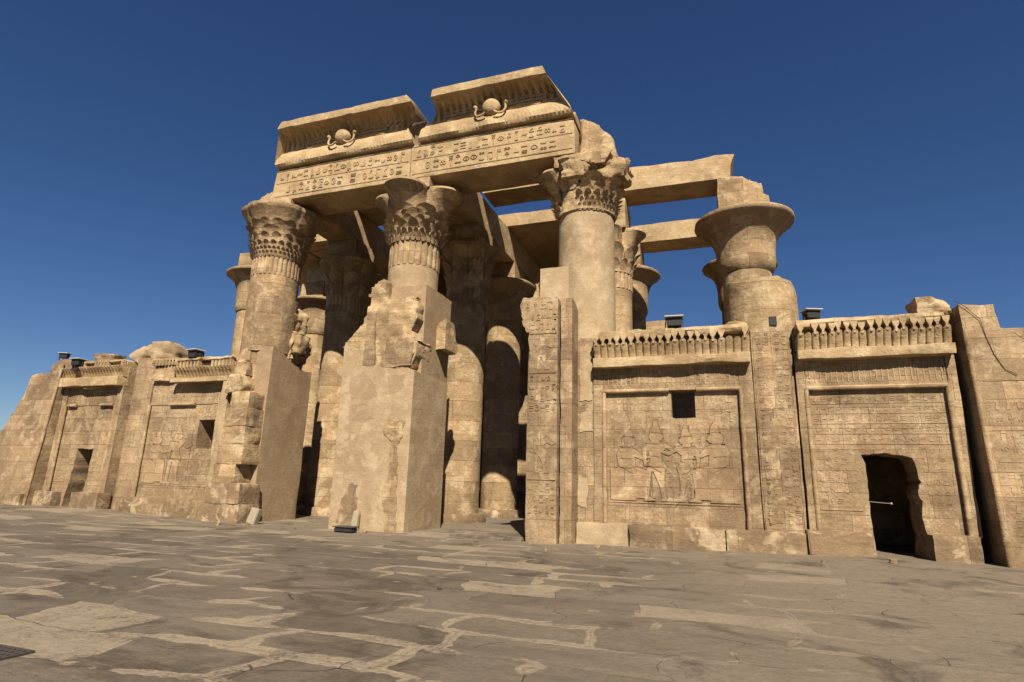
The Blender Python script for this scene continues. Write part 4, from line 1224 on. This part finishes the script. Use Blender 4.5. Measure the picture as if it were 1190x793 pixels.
# ---------------------------------------------------------------- loose stones on the walls
solo('loose_block', rock((-16.55, -.75, 7.28), (1.3, .8, .5), 16, 5, .7), M['plinth'], 'brown squared block lying on top of the far left wall panel', 'stone block', (-16.6, -.7, 7.1))
solo('loose_block', rock((18.25, -1.0, 7.2), (.92, .9, .66), 15, 6, .66), M['rough'], 'tilted cube of stone on top of the far right wall next to the end wall', 'stone block', (18.25, -1, 6.9))
solo('loose_block', rock((12.75, -.9, 7.08), (.8, .6, .25), 17), M['rough'], 'flat broken stone lying on the right wall at the foot of the column stump', 'stone block', (12.75, -.9, 6.9))

# ---------------------------------------------------------------- floodlights on the walls
def floodlight(x, y, z, rz, label, s=1.0):
    t = thing('floodlight', label, 'floodlight', (x, y, z), 'floodlights on the wall tops')
    mt = Matrix.Translation((x, y, z)) @ Matrix.Rotation(rz, 4, 'Z') @ Matrix.Scale(s, 4)
    def part(name, bm, mat, tilt=0.0):
        bm.transform(mt @ Matrix.Rotation(tilt, 4, 'X')) if False else bm.transform(mt)
        return obj(name, bm, mat, t, angle=30)
    hb = prism([(-.22, .12), (.22, .12), (.27, .42), (-.27, .42)], -.2, .16)
    bmesh.ops.bevel(hb, geom=hb.edges[:], offset=.02, segments=2, affect='EDGES')
    h_ = part('housing', hb, M['lamp_black'])
    lid = prism(rect(-.31, .31, .42, .47), -.30, .2)
    bmesh.ops.bevel(lid, geom=lid.edges[:], offset=.012, segments=1, affect='EDGES')
    part('lid', lid, M['lamp_lid'])
    part('bracket', joined(prism(rect(-.30, -.265, 0, .32), -.06, .02), prism(rect(.265, .30, 0, .32), -.06, .02), prism(rect(-.30, .30, 0, .035), -.06, .04)), M['lamp_black'])
    part('foot', prism(rect(-.2, .2, -.12, .0), -.16, .14), M['lamp_black'])
    fins = bmesh.new()
    for k in range(5):
        fins = joined(fins, prism(rect(-.2 + k * .09, -.17 + k * .09, .16, .40), .16, .24))
    part('cooling_fins', fins, M['lamp_black'])
    return t
floodlight(10.85, -1.3, 6.97, .05, 'black floodlight with a dusty lid on the wall above the square window at right')
floodlight(15.0, -1.3, 6.98, .35, 'black floodlight tilted at the left end of the far right wall top', .85)
floodlight(-10.3, -1.2, 6.86, -.1, 'black floodlight on top of the left wall panel beside the pale rounded stump', 1.1)
floodlight(-17.5, -1.5, 6.75, .1, 'black floodlight on the far left wall top above the small doorway', 1.0)
floodlight(-19.1, -1.2, 7.3, .5, 'small floodlight on the highest point of the far left end wall', .75)

# ---------------------------------------------------------------- small things on the ground
g0 = gz(-5.6, -1.2)
bm = plainbox(-.2, .2, -.14, .14, 0, .62); bmesh.ops.bevel(bm, geom=bm.edges[:], offset=.025, segments=2, affect='EDGES')
cuts(bm, .12); weather(bm, .012, .02, 4)
bm.transform(Matrix.Translation((-5.25, -1.9, g0)) @ Matrix.Rotation(.22, 4, 'Y') @ Matrix.Rotation(-.12, 4, 'X'))
solo('small_block', bm, M['marble'], 'small pale block leaning against the foot of the ruined left jamb', 'stone block', (-5.25, -1.9, g0))
bm = prism([(-.13, 0), (.13, 0), (.12, .62), (.05, .74), (-.08, .72), (-.12, .64)], -.1, .1)
bmesh.ops.bevel(bm, geom=bm.edges[:], offset=.015, segments=1, affect='EDGES')
cuts(bm, .1); weather(bm, .012, .02, 4)
bm.transform(Matrix.Translation((-.56, -1.93, .0)) @ Matrix.Rotation(-.1, 4, 'X'))
solo('small_post', bm, M['marble'], 'small upright pale stone post against the front of the thick central pillar', 'post', (-.56, -1.93, 0))
t = thing('floor_lamp', 'low flat black lamp on the paving in front of the thick central pillar', 'lamp', (-.35, -2.75, .02), None)
hb = plainbox(-.72, .02, -2.95, -2.6, .04, .2); bmesh.ops.bevel(hb, geom=hb.edges[:], offset=.03, segments=2, affect='EDGES')
obj('housing', hb, M['lamp_black'], t)
hb = plainbox(-.76, .06, -2.99, -2.56, .2, .235); bmesh.ops.bevel(hb, geom=hb.edges[:], offset=.01, segments=1, affect='EDGES')
obj('rim', hb, M['iron'], t)
obj('foot', plainbox(-.65, -.55, -2.9, -2.65, .0, .05), M['iron'], t)
obj('foot', plainbox(-.15, -.05, -2.9, -2.65, .0, .05), M['iron'], t)
# drain grate
t = thing('drain_grate', 'rusty iron drain grate set in the paving at the lower left corner', 'drain', (5.0, -16.45, 0))
fr = prism([(4.55, -16.62), (5.34, -16.62), (5.34, -16.28), (4.55, -16.28)], .0, .022, holes=[[(4.58, -16.59), (5.31, -16.59), (5.31, -16.31), (4.58, -16.31)]], axis='z')
obj('frame', fr, M['iron'], t, smooth=False)
bars = bmesh.new()
for k in range(9):
    x = 4.62 + k * .075
    bars = joined(bars, plainbox(x, x + .03, -16.585, -16.315, .0, .018))
for k in range(3):
    y = -16.53 + k * .075
    bars = joined(bars, plainbox(4.59, 5.3, y, y + .022, .002, .02))
obj('bars', bars, M['iron'], t, smooth=False)
obj('pit', plainbox(4.59, 5.3, -16.58, -16.32, .004, .0075), M['cable'], t, smooth=False)  # flat black sheet standing in for the shade below the bars
# barrier across the right doorway
t = thing('barrier_rod', 'thin white barrier rod across the broken doorway of the far right wall', 'barrier', (16.3, -.7, 1.55))
obj('rod', tube([(15.9, -.72, 1.62), (16.25, -.72, 1.6), (16.68, -.72, 1.57)], .008, 8), M['rope'], t)
bm = bmesh.new(); bmesh.ops.create_uvsphere(bm, u_segments=12, v_segments=8, radius=.035); bmesh.ops.translate(bm, verts=bm.verts[:], vec=(16.68, -.72, 1.57))
obj('end_knob', bm, M['rope'], t)
# cable hanging down the right end wall
pts = [(18.72, -1.45, 7.35), (18.98, -1.5, 7.12), (19.25, -1.52, 6.75), (19.32, -1.53, 6.2), (19.42, -1.57, 5.7), (19.6, -1.6, 5.25), (19.9, -1.62, 5.05)]
sm = []
for i in range(len(pts) - 1):
    for q in range(5): sm.append(Vector(pts[i]).lerp(Vector(pts[i + 1]), q / 5) + Vector((0, 0, .03 * noise.noise(Vector((i + q / 5, 2, 3))))))
solo('cable', tube(sm, .008, 6), M['cable'], 'thin black cable hanging down the face of the right end wall', 'cable', (19.3, -1.55, 6.2))
# threshold in the right doorway
th = prism([(1.6, -1.6), (5.9, -2.2), (5.9, 4.0), (1.6, 4.0)], -.2, .11, axis='z')
cuts(th, .4); weather(th, .02, .06)
o = obj('threshold_paving', th, M['floor'])
o['kind'] = 'structure'

rd = random.Random(5)
for k in range(10):
    x = rd.uniform(-6.5, 17.5); y = rd.uniform(-3.6, -2.3)
    if 5.5 < x < 8: y -= .6
    sz = rd.uniform(.07, .16)
    solo('loose_stone', rock((x, y, gz(x, y) + sz * .25), (sz, sz * .9, sz * .7), 100 + k), M['plinth'], 'small loose stone lying on the paving a little in front of the temple', 'stone', (x, y, gz(x, y)), 'small loose stones on the paving')
